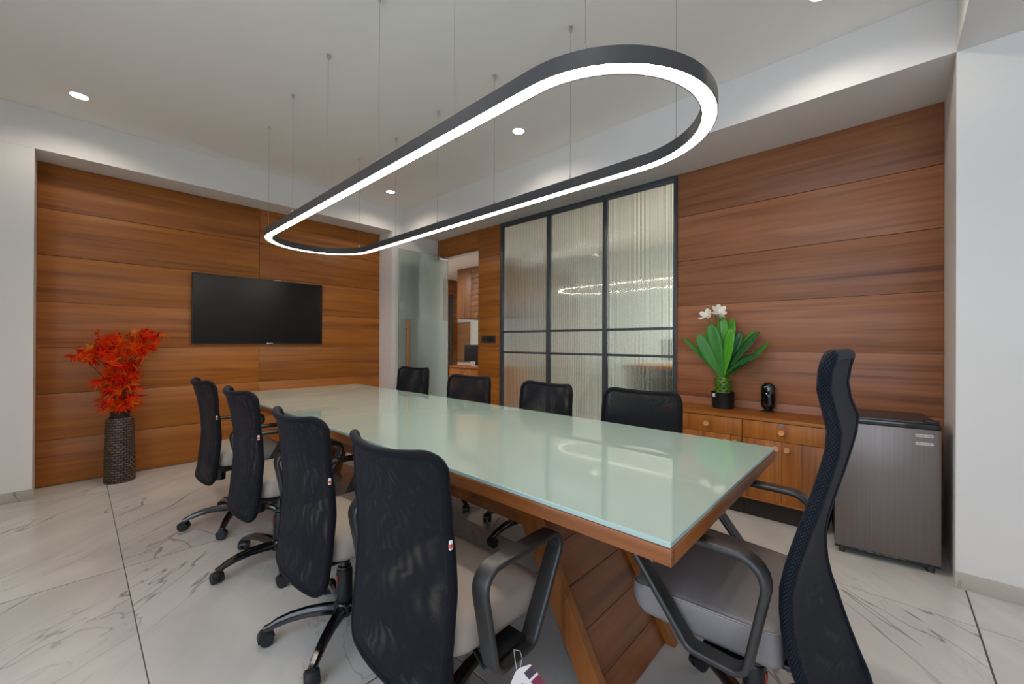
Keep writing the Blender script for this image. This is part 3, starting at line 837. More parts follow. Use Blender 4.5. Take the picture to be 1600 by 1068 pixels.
def cushion(bm, outline, prof):
    """outline: 2D points about the origin; prof: (scale, z, x_shift)"""
    rings = []
    for s, z, dx in prof:
        rings.append([bm.verts.new((p[0] * s + dx, p[1] * s, z)) for p in outline])
    n = len(outline)
    for a, b in zip(rings, rings[1:]):
        for i in range(n):
            j = (i + 1) % n
            bm.faces.new((a[i], a[j], b[j], b[i]))
    bm.faces.new(list(reversed(rings[0]))); bm.faces.new(rings[-1])

def make_base(parent, rad=0.285, rot=0.0, seed=0):
    rnd = random.Random(seed)
    bm = bmesh.new(); bm_lathe(bm, [(0.024, 0.062), (0.040, 0.066), (0.043, 0.10), (0.036, 0.118), (0.030, 0.122)], 24)
    obj('base_hub', bm, M['gloss_black'], parent, smooth=True)
    bm = bmesh.new(); bm_lathe(bm, [(0.030, 0.118), (0.0315, 0.13), (0.0315, 0.242), (0.028, 0.25)], 24)
    obj('column_sleeve', bm, M['black'], parent, smooth=True)
    bm = bmesh.new(); bm_lathe(bm, [(0.026, 0.245), (0.026, 0.262), (0.0215, 0.266), (0.0215, 0.285), (0.015, 0.29), (0.015, 0.41)], 20)
    obj('gas_column', bm, M['gloss_black'], parent, smooth=True)
    bm = bmesh.new(); bm_box(bm, -0.0335, -0.0305, -0.008, 0.008, 0.205, 0.232); obj('warning_label', bm, M['tagwarn'], parent)
    path = [(0.02, 0.092), (0.08, 0.098), (0.14, 0.099), (0.20, 0.092), (0.25, 0.078), (rad - 0.012, 0.066), (rad + 0.008, 0.060)]
    legbm = bmesh.new(); rings = []
    for i, (rr, z) in enumerate(path):
        t = i / (len(path) - 1); w = 0.021 - 0.008 * t; h = 0.019 - 0.009 * t
        sec = [(-w, -h), (w, -h), (w, 0.2 * h), (w * 0.55, h), (-w * 0.55, h), (-w, 0.2 * h)]
        rings.append([legbm.verts.new((rr, a, z + b)) for a, b in sec])
    for a, b in zip(rings, rings[1:]):
        for k in range(6):
            j = (k + 1) % 6; legbm.faces.new((a[k], a[j], b[j], b[k]))
    legbm.faces.new(rings[0]); legbm.faces.new(list(reversed(rings[-1])))
    leg_me = mesh_from(legbm, 'base_leg', True, 50); leg_me.materials.append(M['gloss_black'])
    wb = bmesh.new()
    for s in (-1, 1):
        bm_cyl(wb, (0, s * 0.006, 0.0265), (0, s * 0.025, 0.0265), 0.0265, 0.024, 20)
    wh_me = mesh_from(wb, 'caster_wheel', True); wh_me.materials.append(M['rubber'])
    hb = bmesh.new()
    arcp = [(0.030 * math.cos(t), 0.0265 + 0.030 * math.sin(t)) for t in [R(-15 + 15 * k) for k in range(13)]]
    bm_prism(hb, arcp + [(-0.012, 0.018), (0.014, 0.018)], -0.0215, 0.0215, lambda a, b, q: (a, q, b), 0.002)
    bm_cyl(hb, (0.006, 0, 0.05), (0.006, 0, 0.066), 0.007, n=10)
    hood_me = mesh_from(hb, 'caster_hood', True); hood_me.materials.append(M['black'])
    for k in range(5):
        a = rot + k * 2 * PI / 5
        lg = link('base_leg', leg_me, None, parent, (0, 0, 0), (0, 0, a))
        ca = rnd.uniform(0, 2 * PI)
        for nm_, me_ in (('caster_wheel', wh_me), ('caster_hood', hood_me)):
            link(nm_, me_, None, lg, (rad, 0, 0), (0, 0, ca))

def make_arm(parent, y, s, pts=None, rads=None, wid=0.054, mount=0.20, bz=(0.0101, 0.022)):
    pts = pts or [(-0.108, 0.648), (0.245, 0.646), (0.092, 0.374), (-0.055, 0.374)]
    path = fillet(pts, rads or [0.05, 0.04, 0.035, 0.035], 6)
    bm = bmesh.new()
    bm_planar_sweep(bm, path, rrect(0.018, wid, 0.007, 3), lambda a, b, q: (a, y + q, b))
    ar = obj('armrest', bm, M['arm'], parent, smooth=True, angle=60)
    bm = bmesh.new(); bm_box(bm, pts[3][0] + 0.012, pts[2][0] - 0.012, min(s * mount, y), max(s * mount, y), pts[3][1] + bz[0], pts[3][1] + bz[1], 0.002)
    obj('arm_bracket', bm, M['black'], ar)
    return ar

UPPER = ('seat', 'seat_pan', 'back_frame', 'armrest', 'mechanism', 'tension_knob', 'lever', 'back_bracket', 'care_tag')
def make_chair():
    root = empty('office_chair')
    # seat cushion, waterfall front
    ol = [(p.x, p.y) for p in fillet([(-0.168, -0.222), (0.26, -0.24), (0.26, 0.24), (-0.168, 0.222)], [0.07, 0.10, 0.10, 0.07], 7)]
    bm = bmesh.new()
    cushion(bm, ol, [(0.90, 0.416, 0.012), (0.97, 0.420, 0.014), (1.0, 0.437, 0.014), (1.0, 0.463, 0.014), (0.975, 0.486, 0.012), (0.92, 0.499, 0.010), (0.80, 0.507, 0.006), (0.55, 0.511, 0.0), (0.25, 0.511, 0.0), (0.02, 0.511, 0.0)])
    for v in bm.verts:
        if v.co.x > 0.12:
            v.co.z -= 0.55 * (v.co.x - 0.12) ** 2 * (4 if v.co.z > 0.44 else 1.0)
    obj('seat', bm, M['seat'], root, smooth=True, angle=180)
    bm = bmesh.new(); bm_box(bm, -0.17, 0.19, -0.19, 0.19, 0.402, 0.4155, 0.004); obj('seat_pan', bm, M['black'], root)
    bm = bmesh.new(); bm_box(bm, -0.12, 0.09, -0.065, 0.065, 0.345, 0.401, 0.012); obj('mechanism', bm, M['black'], root, smooth=True)
    bm = bmesh.new(); bm_cyl(bm, (-0.10, 0, 0.290), (-0.10, 0, 0.345), 0.028, 0.030, 16); obj('tension_knob', bm, M['black'], root, smooth=True)
    bm = bmesh.new(); bm_tube(bm, [(0.0, -0.06, 0.372), (-0.01, -0.13, 0.362), (-0.02, -0.205, 0.335)], [0.006, 0.006, 0.010], 10); obj('lever', bm, M['black'], root, smooth=True)
    bm = bmesh.new()
    pth = fillet([(-0.08, 0.368), (-0.165, 0.372), (-0.160, 0.47)], 0.05, 6, closed=False)
    bm_planar_sweep(bm, pth, rrect(0.012, 0.06, 0.004, 2), lambda a, b, q: (a, q, b), closed=False)
    obj('back_bracket', bm, M['black'], root, smooth=True)
    prof = [(0.320, -0.210), (0.40, -0.200), (0.50, -0.188), (0.60, -0.182), (0.70, -0.188), (0.80, -0.204), (0.90, -0.227), (0.96, -0.245)]
    hwf = [(0.32, 0.212), (0.45, 0.220), (0.60, 0.222), (0.80, 0.218), (0.955, 0.214)]
    curl = [(0.32, 0.034), (0.5, 0.030), (0.75, 0.034), (0.955, 0.066)]
    back_pieces(root, prof, hwf, curl, 0.322, 0.943, 0.052, 0.05, 0.0135, 0.0095, (M['mesh'], M['mesh_edge']), 1.0, 'back_frame', 0.016)
    for s in (-1, 1):
        make_arm(root, s * 0.264, s)
    ctg = bmesh.new(); bm_box(ctg, -0.004, 0.004, -0.003, 0.003, -0.011, 0.011, 0.001)
    t = obj('care_tag', ctg, M['white'], root, loc=(-0.168, -0.2345, 0.728))
    bm = bmesh.new(); bm_box(bm, -0.0045, 0.0045, -0.0035, 0.0035, -0.006, 0.003); obj('care_tag_print', bm, simple('tag_orange_print', srgb(196, 92, 60), 0.6), t)
    return root

def copy_tree(o, parent=None):
    c = o.copy(); COL.objects.link(c); c.parent = parent
    for ch in o.children:
        copy_tree(ch, c)
    return c

proto = make_chair()
CH = [  # x, y, heading, gas lift, base rotation, label
    (0.744, 3.187, 0, 0.004, 24, 'black mesh office chair nearest the red leaves, first in the left row'),
    (0.762, 2.434, 0, 0.004, 39, 'black mesh office chair second in the left row from the television wall'),
    (0.765, 1.655, 1, -0.022, 8, 'black mesh office chair third in the left row from the television wall'),
    (0.775, 1.000, 1, -0.022, 15, 'large foreground black mesh office chair with the hanging paper tag'),
    (2.270, 3.660, 191, -0.02, 12, 'black mesh office chair in front of the open glass door'),
    (1.960, 2.425, 187, -0.02, 34, 'black mesh office chair in front of the teak pier with the switch plate'),
    (1.940, 1.668, 176, -0.02, 33, 'black mesh office chair before the left half of the fluted window'),
    (1.945, 0.990, 182, -0.015, 20, 'black mesh office chair before the right fluted panes, nearest the potted plant')]
chairs = [proto] + [copy_tree(proto) for _ in CH[1:]]
for i, (x, y, hd, dz, br, lab) in enumerate(CH):
    c = chairs[i]
    c.location = (x, y, 0); c.rotation_euler = (0, 0, R(hd))
    tag(c, lab, 'chair', 'mesh back office chairs around the table')
    for ch in c.children:
        ch.location.z += dz
    make_base(c, 0.285, R(br - hd), i)

# ------------------------------------------------------------------ executive chair at the head of the table
def make_exec(loc, heading):
    root = empty('executive_chair', loc, heading)
    tag(root, 'tall black mesh executive chair with grey seat at the table head', 'chair')
    ol = [(p.x, p.y) for p in fillet([(-0.112, -0.225), (0.27, -0.265), (0.27, 0.265), (-0.112, 0.225)], [0.03, 0.05, 0.05, 0.03], 7)]
    bm = bmesh.new()
    cushion(bm, ol, [(0.95, 0.400, 0.0), (0.985, 0.403, 0.0), (1.0, 0.415, 0.0), (1.0, 0.480, 0.0), (0.988, 0.488, 0.0), (0.97, 0.4905, 0.0), (0.90, 0.494, 0.0), (0.6, 0.497, 0.0), (0.3, 0.498, 0.0), (0.02, 0.498, 0.0)])
    for v in bm.verts:
        if v.co.x > 0.17:
            q = (v.co.x - 0.17)
            v.co.z -= 1.6 * q * q if v.co.z > 0.45 else -3.0 * q * q
    obj('seat', bm, M['leather'], root, smooth=True, angle=60)
    bm = bmesh.new(); bm_tube(bm, [(p[0] * 0.993, p[1] * 0.993, 0.4885 - (1.6 * (p[0] * 0.993 - 0.17) ** 2 if p[0] * 0.993 > 0.17 else 0)) for p in ol], 0.0032, 6, closed=True)
    obj('seat_piping', bm, M['leather'], root, smooth=True)
    bm = bmesh.new(); bm_box(bm, -0.15, 0.16, -0.18, 0.18, 0.386, 0.3995, 0.004); obj('seat_pan', bm, M['black'], root)
    bm = bmesh.new(); bm_box(bm, -0.13, 0.09, -0.07, 0.07, 0.33, 0.3855, 0.012); obj('mechanism', bm, M['black'], root, smooth=True)
    bm = bmesh.new()
    pth = fillet([(-0.08, 0.352), (-0.150, 0.356), (-0.118, 0.50)], 0.05, 6, closed=False)
    bm_planar_sweep(bm, pth, rrect(0.012, 0.07, 0.004, 2), lambda a, b, q: (a, q, b), closed=False)
    obj('back_bracket', bm, M['black'], root, smooth=True)
    prof = [(0.22, -0.245), (0.29, -0.205), (0.36, -0.175), (0.42, -0.155), (0.48, -0.137), (0.53, -0.128), (0.58, -0.125), (0.63, -0.126), (0.68, -0.138), (0.73, -0.150), (0.78, -0.165), (0.83, -0.178), (0.88, -0.190), (0.92, -0.200), (0.97, -0.208), (1.0, -0.206), (1.04, -0.192), (1.08, -0.185), (1.12, -0.189), (1.18, -0.202)]
    hwf = [(0.22, 0.19), (0.32, 0.225), (0.45, 0.240), (0.60, 0.236), (0.75, 0.210), (0.86, 0.185), (0.94, 0.178), (0.985, 0.178), (1.03, 0.150), (1.07, 0.158), (1.12, 0.178), (1.18, 0.196)]
    curl = [(0.22, 0.0), (1.18, 0.0)]
    back_pieces(root, prof, hwf, curl, 0.225, 1.163, 0.035, 0.06, 0.0155, 0.010, (M['mesh_exec'], M['mesh_exec_edge']), 1.0)
    for s in (-1, 1):
        make_arm(root, s * 0.285, s, [(-0.110, 0.688), (0.30, 0.688), (0.075, 0.405), (-0.055, 0.405)], [0.06, 0.04, 0.035, 0.035], 0.05, 0.17, (-0.0185, -0.0095))
    make_base(root, 0.285, R(-38), 77)
    return root
make_exec((1.375, 0.285, 0.0), R(90 - 2.5))

# ------------------------------------------------------------------ paper tag hanging from the foreground chair
pt_ = empty('paper_tag', (0.768, 0.688, 0.372)); tag(pt_, 'white and maroon paper tag hanging from the foreground chair armrest', 'tag')
tr_ = Matrix.Rotation(R(42.8 - 90), 4, 'Z')
card = bmesh.new()
cpoly = [(-0.006, 0.0), (0.006, 0.0), (0.034, -0.012), (0.034, -0.13), (-0.034, -0.13), (-0.034, -0.012)]
bm_prism(card, cpoly, 0.0, 0.0006, lambda a, b, q: (a, -q, b))
def tagrot(o): o.rotation_euler = (R(-12), R(-42), R(42.8 - 90 + 6))
cd = obj('card', card, M['paper'], pt_, loc=(-0.004, -0.004, -0.010)); tagrot(cd)
for nm_, ext, mt in (('maroon_print', (0.008, 0.034, -0.13, -0.042), M['tagred']), ('purple_print', (0.008, 0.034, -0.036, -0.016), M['tagdark'])):
    bm = bmesh.new(); bm_box(bm, ext[0], ext[1], -0.0010, -0.0007, ext[2], ext[3]); obj(nm_, bm, mt, cd)
for k in range(3):
    bm = bmesh.new(); bm_box(bm, -0.024, -0.022, -0.0010, -0.0007, -0.11 + 0.02 * k, -0.03); 
    o_ = obj('printed_line', bm, M['ink'], cd, loc=(0.006 * k, 0, 0))
bm = bmesh.new(); bm_tube(bm, [(0.0, 0.012, 0.03), (0.010, 0.0, 0.028), (0.012, -0.006, 0.012), (0.004, -0.006, -0.012), (-0.006, -0.004, -0.010), (-0.004, 0.004, 0.010)], 0.0007, 6, closed=True)
obj('string', bm, M['paper'], pt_)

# ------------------------------------------------------------------ woven floor vase and red maple branches
VX, VY = 0.258, 4.800
m, nt, b = new_mat('woven_brown_vase')
N = nt.nodes; L = nt.links
uvn = N.new('ShaderNodeUVMap'); bk = N.new('ShaderNodeTexBrick')
bk.inputs['Scale'].default_value = 1.0; bk.inputs['Brick Width'].default_value = 0.036; bk.inputs['Row Height'].default_value = 0.021; bk.inputs['Mortar Size'].default_value = 0.004
bk.inputs['Mortar Smooth'].default_value = 0.5
bk.inputs['Color1'].default_value = srgb(112, 92, 78); bk.inputs['Color2'].default_value = srgb(80, 62, 52); bk.inputs['Mortar'].default_value = srgb(22, 17, 15)
L.new(uvn.outputs[0], bk.inputs['Vector']); L.new(bk.outputs['Color'], b.inputs['Base Color'])
bp = N.new('ShaderNodeBump'); bp.inputs['Strength'].default_value = 1.0; bp.inputs['Distance'].default_value = 0.004; bp.invert = True
L.new(bk.outputs['Fac'], bp.inputs['Height']); L.new(bp.outputs['Normal'], b.inputs['Normal']); b.inputs['Roughness'].default_value = 0.42
M['vase'] = m
vs = empty('floor_vase', (VX, VY, 0)); tag(vs, 'tall dark brown woven texture vase standing on the floor', 'vase')
prof = [(0.098, 0.0), (0.102, 0.012), (0.101, 0.10), (0.098, 0.22), (0.094, 0.34), (0.091, 0.45), (0.090, 0.515), (0.085, 0.533), (0.070, 0.545), (0.058, 0.550)]
bm = bmesh.new(); uvl = bm.loops.layers.uv.verify(); nn_ = 48; rings = []
for r_, z_ in prof:
    rings.append([bm.verts.new((r_ * math.cos(2 * PI * i / nn_), r_ * math.sin(2 * PI * i / nn_), z_)) for i in range(nn_)])
for q, (a, b_) in enumerate(zip(rings, rings[1:])):
    for i in range(nn_):
        j = (i + 1) % nn_; f = bm.faces.new((a[i], a[j], b_[j], b_[i]))
        for lp, c in zip(f.loops, ((i, prof[q][1]), (i + 1, prof[q][1]), (i + 1, prof[q + 1][1]), (i, prof[q + 1][1]))):
            lp[uvl].uv = (c[0] / nn_ * 0.60, c[1])
bm.faces.new(list(reversed(rings[0])))
obj('body', bm, M['vase'], vs, smooth=True, angle=180)
bm = bmesh.new(); bm_lathe(bm, [(0.0585, 0.546), (0.060, 0.556), (0.062, 0.588), (0.064, 0.592), (0.056, 0.592), (0.054, 0.50), (0.001, 0.50)], 36, cap=False)
obj('neck', bm, simple('vase_dark_rim', srgb(34, 28, 26), 0.45), vs, smooth=True)

def maple_mat(nm_, col):
    """thin leaf: reflects and lets light through"""
    m = bpy.data.materials.new('maple_leaf_' + nm_); m.use_nodes = True
    nt = m.node_tree; nt.nodes.clear(); N = nt.nodes; L = nt.links
    out = N.new('ShaderNodeOutputMaterial'); mx = N.new('ShaderNodeMixShader'); mx.inputs[0].default_value = 0.38
    d = N.new('ShaderNodeBsdfDiffuse'); t = N.new('ShaderNodeBsdfTranslucent')
    tc = N.new('ShaderNodeTexCoord'); ns = N.new('ShaderNodeTexNoise'); ns.inputs['Scale'].default_value = 2.5
    c = N.new('ShaderNodeMixRGB'); c.inputs['Color1'].default_value = col; c.inputs['Color2'].default_value = (col[0] * 0.85, col[1] * 0.6, col[2] * 0.6, 1)
    L.new(tc.outputs['Object'], ns.inputs['Vector']); L.new(ns.outputs['Fac'], c.inputs['Fac'])
    L.new(c.outputs[0], d.inputs['Color']); L.new(c.outputs[0], t.inputs['Color'])
    L.new(d.outputs[0], mx.inputs[1]); L.new(t.outputs[0], mx.inputs[2]); L.new(mx.outputs[0], out.inputs[0])
    return m
leaf_mats = [maple_mat(n_, c_) for n_, c_ in (('red', srgb(240, 62, 28)), ('scarlet', srgb(250, 88, 34)), ('orange', srgb(252, 122, 38)), ('crimson', srgb(214, 40, 26)), ('amber', srgb(253, 170, 60)))]
def maple_mesh(mat, fold):
    bm = bmesh.new()
    c = bm.verts.new((0, 0, 0)); ring = []
    lobes = [(-150, 0.42), (-100, 0.70), (-50, 0.95), (0, 1.1), (50, 0.95), (100, 0.70), (150, 0.42)]
    pts = []
    for k, (an, ln) in enumerate(lobes):
        pts.append((an - 11, ln * 0.55)); pts.append((an, ln)); pts.append((an + 11, ln * 0.55))
        if k < len(lobes) - 1: pts.append((an + 25, 0.26))
    for an, ln in pts:
        t = R(an); x = math.cos(t) * ln; y = math.sin(t) * ln
        ring.append(bm.verts.new((x, y, -fold * (x * x + y * y) + 0.10 * abs(y))))
    for a, b_ in zip(ring, ring[1:]):
        bm.faces.new((c, a, b_))
    bm.faces.new((c, ring[-1], ring[0]))
    me = mesh_from(bm, 'leaf'); me.materials.append(mat); return me
lm = [maple_mesh(m_, f_) for m_ in leaf_mats for f_ in (0.10, 0.35)]
mb = empty('maple_branches', (VX, VY, 0.50)); tag(mb, 'bunch of red and orange maple leaf branches in the tall vase', 'foliage')
# clusters: horizontal offset (m along the wall), height, radius, number of leaves
CL = [(-0.09, 1.225, 0.07, 14), (-0.06, 1.165, 0.065, 9), (-0.15, 1.115, 0.065, 11), (-0.235, 1.085, 0.055, 9), (-0.18, 1.05, 0.055, 7), (-0.08, 1.06, 0.08, 14),
      (0.02, 1.12, 0.075, 13), (0.08, 1.135, 0.085, 17), (0.15, 1.12, 0.065, 11), (0.10, 1.26, 0.05, 9), (0.17, 1.25, 0.05, 9), (0.23, 1.225, 0.045, 7), (0.09, 1.20, 0.06, 7),
      (-0.03, 0.995, 0.09, 16), (0.08, 0.985, 0.06, 10), (-0.10, 0.88, 0.065, 13), (0.00, 0.90, 0.085, 18), (0.085, 0.89, 0.06, 12), (-0.06, 0.79, 0.07, 15), (0.04, 0.79, 0.07, 14),
      (-0.07, 0.68, 0.07, 16), (0.03, 0.68, 0.07, 16), (0.07, 0.645, 0.05, 9), (-0.03, 0.645, 0.05, 10)]
rnd = random.Random(5)
for cx_, cz_, cr_, n_ in CL:
    for k in range(n_):
        while True:
            p = Vector((rnd.uniform(-1, 1), rnd.uniform(-1, 1), rnd.uniform(-1, 1)))
            if p.length < 1: break
        p *= cr_ * 1.05
        loc = Vector((cx_ + p.x * 1.1, p.y * 0.9 - 0.03, cz_ - 0.50 + p.z * 0.8))
        if VY + loc.y > YW - 0.05: loc.y = YW - 0.05 - VY
        s = rnd.uniform(0.052, 0.080)
        mi = rnd.choices(range(5), (5, 6, 4, 3, 1))[0]
        o_ = link('leaf', lm[mi * 2 + rnd.randint(0, 1)], None, mb, loc, (rnd.uniform(0.2, 1.7), rnd.uniform(-0.7, 0.7), rnd.uniform(-PI, PI)))
        o_.scale = (s, s, s)
twig = simple('twig_brown', srgb(84, 52, 34), 0.7)
for k, (cx_, cz_, cr_, n_) in enumerate([CL[i] for i in (0, 3, 7, 10, 11, 14, 15)]):
    pts = [(0.012 * math.cos(k), 0.012 * math.sin(k), 0.004), (cx_ * 0.15, -0.01, (cz_ - 0.5) * 0.35), (cx_ * 0.5, -0.01, (cz_ - 0.5) * 0.7), (cx_, 0, cz_ - 0.5)]
    bm = bmesh.new(); bm_tube(bm, pts, [0.006, 0.005, 0.004, 0.002], 6); obj('twig', bm, twig, mb, smooth=True)

# ------------------------------------------------------------------ potted plant on the worktop
PX, PY = 3.405, 0.925
pp = empty('potted_plant', (PX, PY, ZT)); tag(pp, 'green broad leaved plant with white flowers in a black pot', 'plant')
bm = bmesh.new(); bm_lathe(bm, [(0.070, 0.0), (0.074, 0.004), (0.080, 0.118), (0.082, 0.122), (0.076, 0.122), (0.074, 0.10), (0.001, 0.098)], 36, cap=False)
obj('pot', bm, M['pot'], pp, smooth=True)
bm = bmesh.new(); bm_box(bm, -0.015, 0.015, -0.0006, 0.0006, -0.013, 0.013); st = obj('pot_label', bm, M['white'], pp, loc=(-0.0715, 0.0375, 0.103), rot=(R(2), 0, R(-62)))
bm = bmesh.new(); bm_box(bm, -0.006, 0.006, -0.0012, -0.0007, -0.004, 0.004); obj('label_print', bm, M['ink'], st)
def leaf_mat(n_, c1, c2):
    m, nt, b = new_mat(n_)
    tc = nt.nodes.new('ShaderNodeTexCoord'); ns = nt.nodes.new('ShaderNodeTexNoise'); ns.inputs['Scale'].default_value = 14
    mx = nt.nodes.new('ShaderNodeMixRGB'); mx.inputs['Color1'].default_value = c1; mx.inputs['Color2'].default_value = c2
    nt.links.new(tc.outputs['Object'], ns.inputs['Vector']); nt.links.new(ns.outputs['Fac'], mx.inputs['Fac']); nt.links.new(mx.outputs[0], b.inputs['Base Color'])
    b.inputs['Roughness'].default_value = 0.36
    b.inputs['Subsurface Weight'].default_value = 0.0
    return m
G1 = leaf_mat('leaf_bright_green', srgb(64, 150, 30), srgb(92, 178, 44)); G2 = leaf_mat('leaf_dark_green', srgb(28, 84, 44), srgb(48, 112, 52)); G3 = leaf_mat('leaf_mid_green', srgb(52, 122, 46), srgb(72, 144, 52))
trunk_m = leaf_mat('stem_green', srgb(98, 138, 44), srgb(74, 112, 36))
bm = bmesh.new(); bm_lathe(bm, [(0.054, 0.095), (0.052, 0.13), (0.050, 0.17), (0.052, 0.21), (0.046, 0.235), (0.02, 0.25)], 20)
tk = obj('trunk', bm, trunk_m, pp, smooth=True)
sc = bmesh.new()
for a, b_ in (((-0.016, 0.0), (0.016, 0.0)),):
    v0 = sc.verts.new((0, -0.017, 0)); v1 = sc.verts.new((0, 0.017, 0)); v2 = sc.verts.new((0.016, 0.008, 0.016)); v3 = sc.verts.new((0.022, 0, 0.022)); v4 = sc.verts.new((0.016, -0.008, 0.016)); v5 = sc.verts.new((0.0, 0, 0.016))
    for f in ((v0, v4, v5), (v4, v3, v5), (v3, v2, v5), (v2, v1, v5), (v0, v1, v2, v3, v4)): sc.faces.new(f)
sc_me = mesh_from(sc, 'leaf_scale'); sc_me.materials.append(trunk_m)
for q in range(5):
    for k in range(8):
        a = 2 * PI * (k + 0.5 * (q % 2)) / 8
        link('leaf_scale', sc_me, None, tk, (0.047 * math.cos(a), 0.047 * math.sin(a), 0.125 + q * 0.022), (0, 0, a))
def blade(tip, wid, mat, ctrl=0.45, out=0.0, twist=0.0, cup=0.16, base=(0, 0)):
    """tip: (right, up) in metres seen from the room; out: towards the room"""
    B = Vector((-0.012 + base[0], 0 + base[1], 0.225)); T = Vector((-out, -tip[0], tip[1]))
    C = B.lerp(T, 0.45) + Vector((-out * 0.15, tip[0] * ctrl * 0.55, abs(tip[0]) * ctrl * 0.55))
    n = 14; rows = []
    for i in range(n + 1):
        t = i / n
        p = B * (1 - t) ** 2 + C * 2 * t * (1 - t) + T * t * t
        d = ((C - B) * (1 - t) + (T - C) * t).normalized()
        nrm = Vector((-1, 0, 0.25)); nrm = (nrm - d * nrm.dot(d)).normalized()
        nrm = Matrix.Rotation(twist, 3, d) @ nrm
        w_ = d.cross(nrm).normalized()
        ww = 1.5 * wid * (0.30 + 0.70 * math.sin(min(1, t / 0.72) * PI / 2) ** 1.5) * (1 if t < 0.72 else math.sqrt(max(0.0, 1 - ((t - 0.72) / 0.283) ** 2)))
        ww = max(ww, 0.0015)
        rows.append([p + w_ * (ww * e) + nrm * (cup * ww * abs(e)) for e in (-1, -0.5, 0, 0.5, 1)])
    bm = bmesh.new(); V = [[bm.verts.new(p) for p in r_] for r_ in rows]
    for a, b_ in zip(V, V[1:]):
        for k in range(4): bm.faces.new((a[k], a[k + 1], b_[k + 1], b_[k]))
    o_ = obj('leaf', bm, mat, pp, smooth=True, angle=180)
    md = o_.modifiers.new('thickness', 'SOLIDIFY'); md.thickness = 0.0015
    bm = bmesh.new(); bm_tube(bm, [r_[2] for r_ in rows], [0.003 * (1 - 0.8 * i / n) + 0.0006 for i in range(n + 1)], 5)
    obj('midrib', bm, trunk_m, o_, smooth=True)
h, v_ = 0.0043, 0.0049
def tipat(u, v): return ((u - 1131.5) * h, (637.5 - v) * v_)
for (u, v, w_, mat, ct, out, tw) in [
        (1062, 525, 0.014, G3, 0.05, 0.03, 0.7), (1096, 521, 0.030, G3, -0.05, 0.10, 0.2), (1116, 505, 0.036, G3, 0.0, 0.08, 0.0), (1132, 494, 0.030, G1, 0.0, 0.01, 0.1),
        (1146, 497, 0.030, G1, -0.1, -0.02, -0.3), (1149, 512, 0.027, G1, -0.2, 0.07, -0.2), (1160, 517, 0.024, G2, 0.1, -0.02, 0.1), (1190, 518, 0.024, G2, 0.15, 0.02, -0.5),
        (1180, 515, 0.016, G1, 0.2, -0.03, -0.6), (1204, 532, 0.014, G3, -0.1, 0.0, -0.5), (1193, 553, 0.030, G2, 0.30, 0.08, -0.75), (1168, 560, 0.018, G3, 0.0, 0.02, -0.4), (1103, 517, 0.02, G2, 0.0, -0.02, 0.2)]:
    blade(tipat(u, v), w_, mat, ct, out, tw)
petal_m = simple('petal_cream', srgb(244, 238, 220), 0.5, var=0.06); core_m = simple('flower_core', srgb(226, 206, 120), 0.6)
for fi, (u, v, out) in enumerate(((1109, 494, 0.05), (1126, 488, 0.04), (1118, 491, 0.0))):
    tx, tz = tipat(u, v); fo = Vector((-out, -tx, tz))
    bm = bmesh.new(); bm_tube(bm, [(0, 0, 0.235), (-out * 0.4, -tx * 0.4, 0.235 + (tz - 0.235) * 0.6), fo], [0.004, 0.003, 0.003], 6); obj('flower_stalk', bm, trunk_m, pp, smooth=True)
    bm = bmesh.new(); bmesh.ops.create_icosphere(bm, subdivisions=2, radius=0.009); fl_o = obj('flower', bm, core_m, pp, smooth=True, loc=fo, rot=(0.3 * (fi - 1), R(-52), 0.4 * fi))
    pb = bmesh.new(); rws = []
    for i in range(6):
        t = i / 5; ww = 0.021 * (0.35 + 0.65 * math.sin(min(1, t / 0.6) * PI / 2)) * (1 if t < 0.6 else math.sqrt(max(0.02, 1 - ((t - 0.6) / 0.41) ** 2)))
        rws.append([pb.verts.new((0.004 + 0.062 * t, e * max(ww, 0.002), 0.004 + 0.018 * t * t + 0.005 * e * e)) for e in (-1, 0, 1)])
    for a, b_ in zip(rws, rws[1:]):
        for k in range(2): pb.faces.new((a[k], a[k + 1], b_[k + 1], b_[k]))
    pm = mesh_from(pb, 'petal', True, 180); pm.materials.append(petal_m)
    for k in range(6):
        link('petal', pm, None, fl_o, (0, 0, 0), (0.15, R(-8 - 12 * (k % 2)), 2 * PI * k / 6))

# ------------------------------------------------------------------ black capsule device on the worktop
cp = empty('capsule_speaker', (3.452, 0.632, ZT)); tag(cp, 'small glossy black upright capsule device on the worktop', 'device')
bm = bmesh.new()
sec = []
for k in range(25):
    t = -PI / 2 + PI * k / 24
    zz = 0.112 + math.copysign(0.055, math.sin(t)) + 0.047 * math.sin(t)
    if k == 12: sec += [(0.047, 0.112 - 0.055), (0.047, 0.112 + 0.055)]; continue
    sec.append((max(0.0005, 0.047 * math.cos(t)), zz))
bm_lathe(bm, sec, 32)
for v in bm.verts: v.co.x *= 0.82
obj('shell', bm, M['capsule'], cp, smooth=True, angle=180)
bm = bmesh.new(); bm_lathe(bm, [(0.050, 0.0), (0.050, 0.004), (0.030, 0.008), (0.022, 0.014)], 28); 
for v in bm.verts: v.co.x *= 0.82
obj('foot_plate', bm, M['black'], cp, smooth=True)
bm = bmesh.new(); bm_cyl(bm, (-0.0425, 0.004, 0.135), (-0.037, 0.004, 0.135), 0.004, n=12); obj('indicator', bm, M['white'], cp)
lg = bmesh.new(); bm_tube(lg, [(-0.0385, -0.012 + 0.008 * math.cos(t), 0.124 + 0.006 * math.sin(t)) for t in [2 * PI * k / 14 for k in range(14)]], 0.0009, 5, closed=True); obj('emblem', lg, M['chrome'], cp)

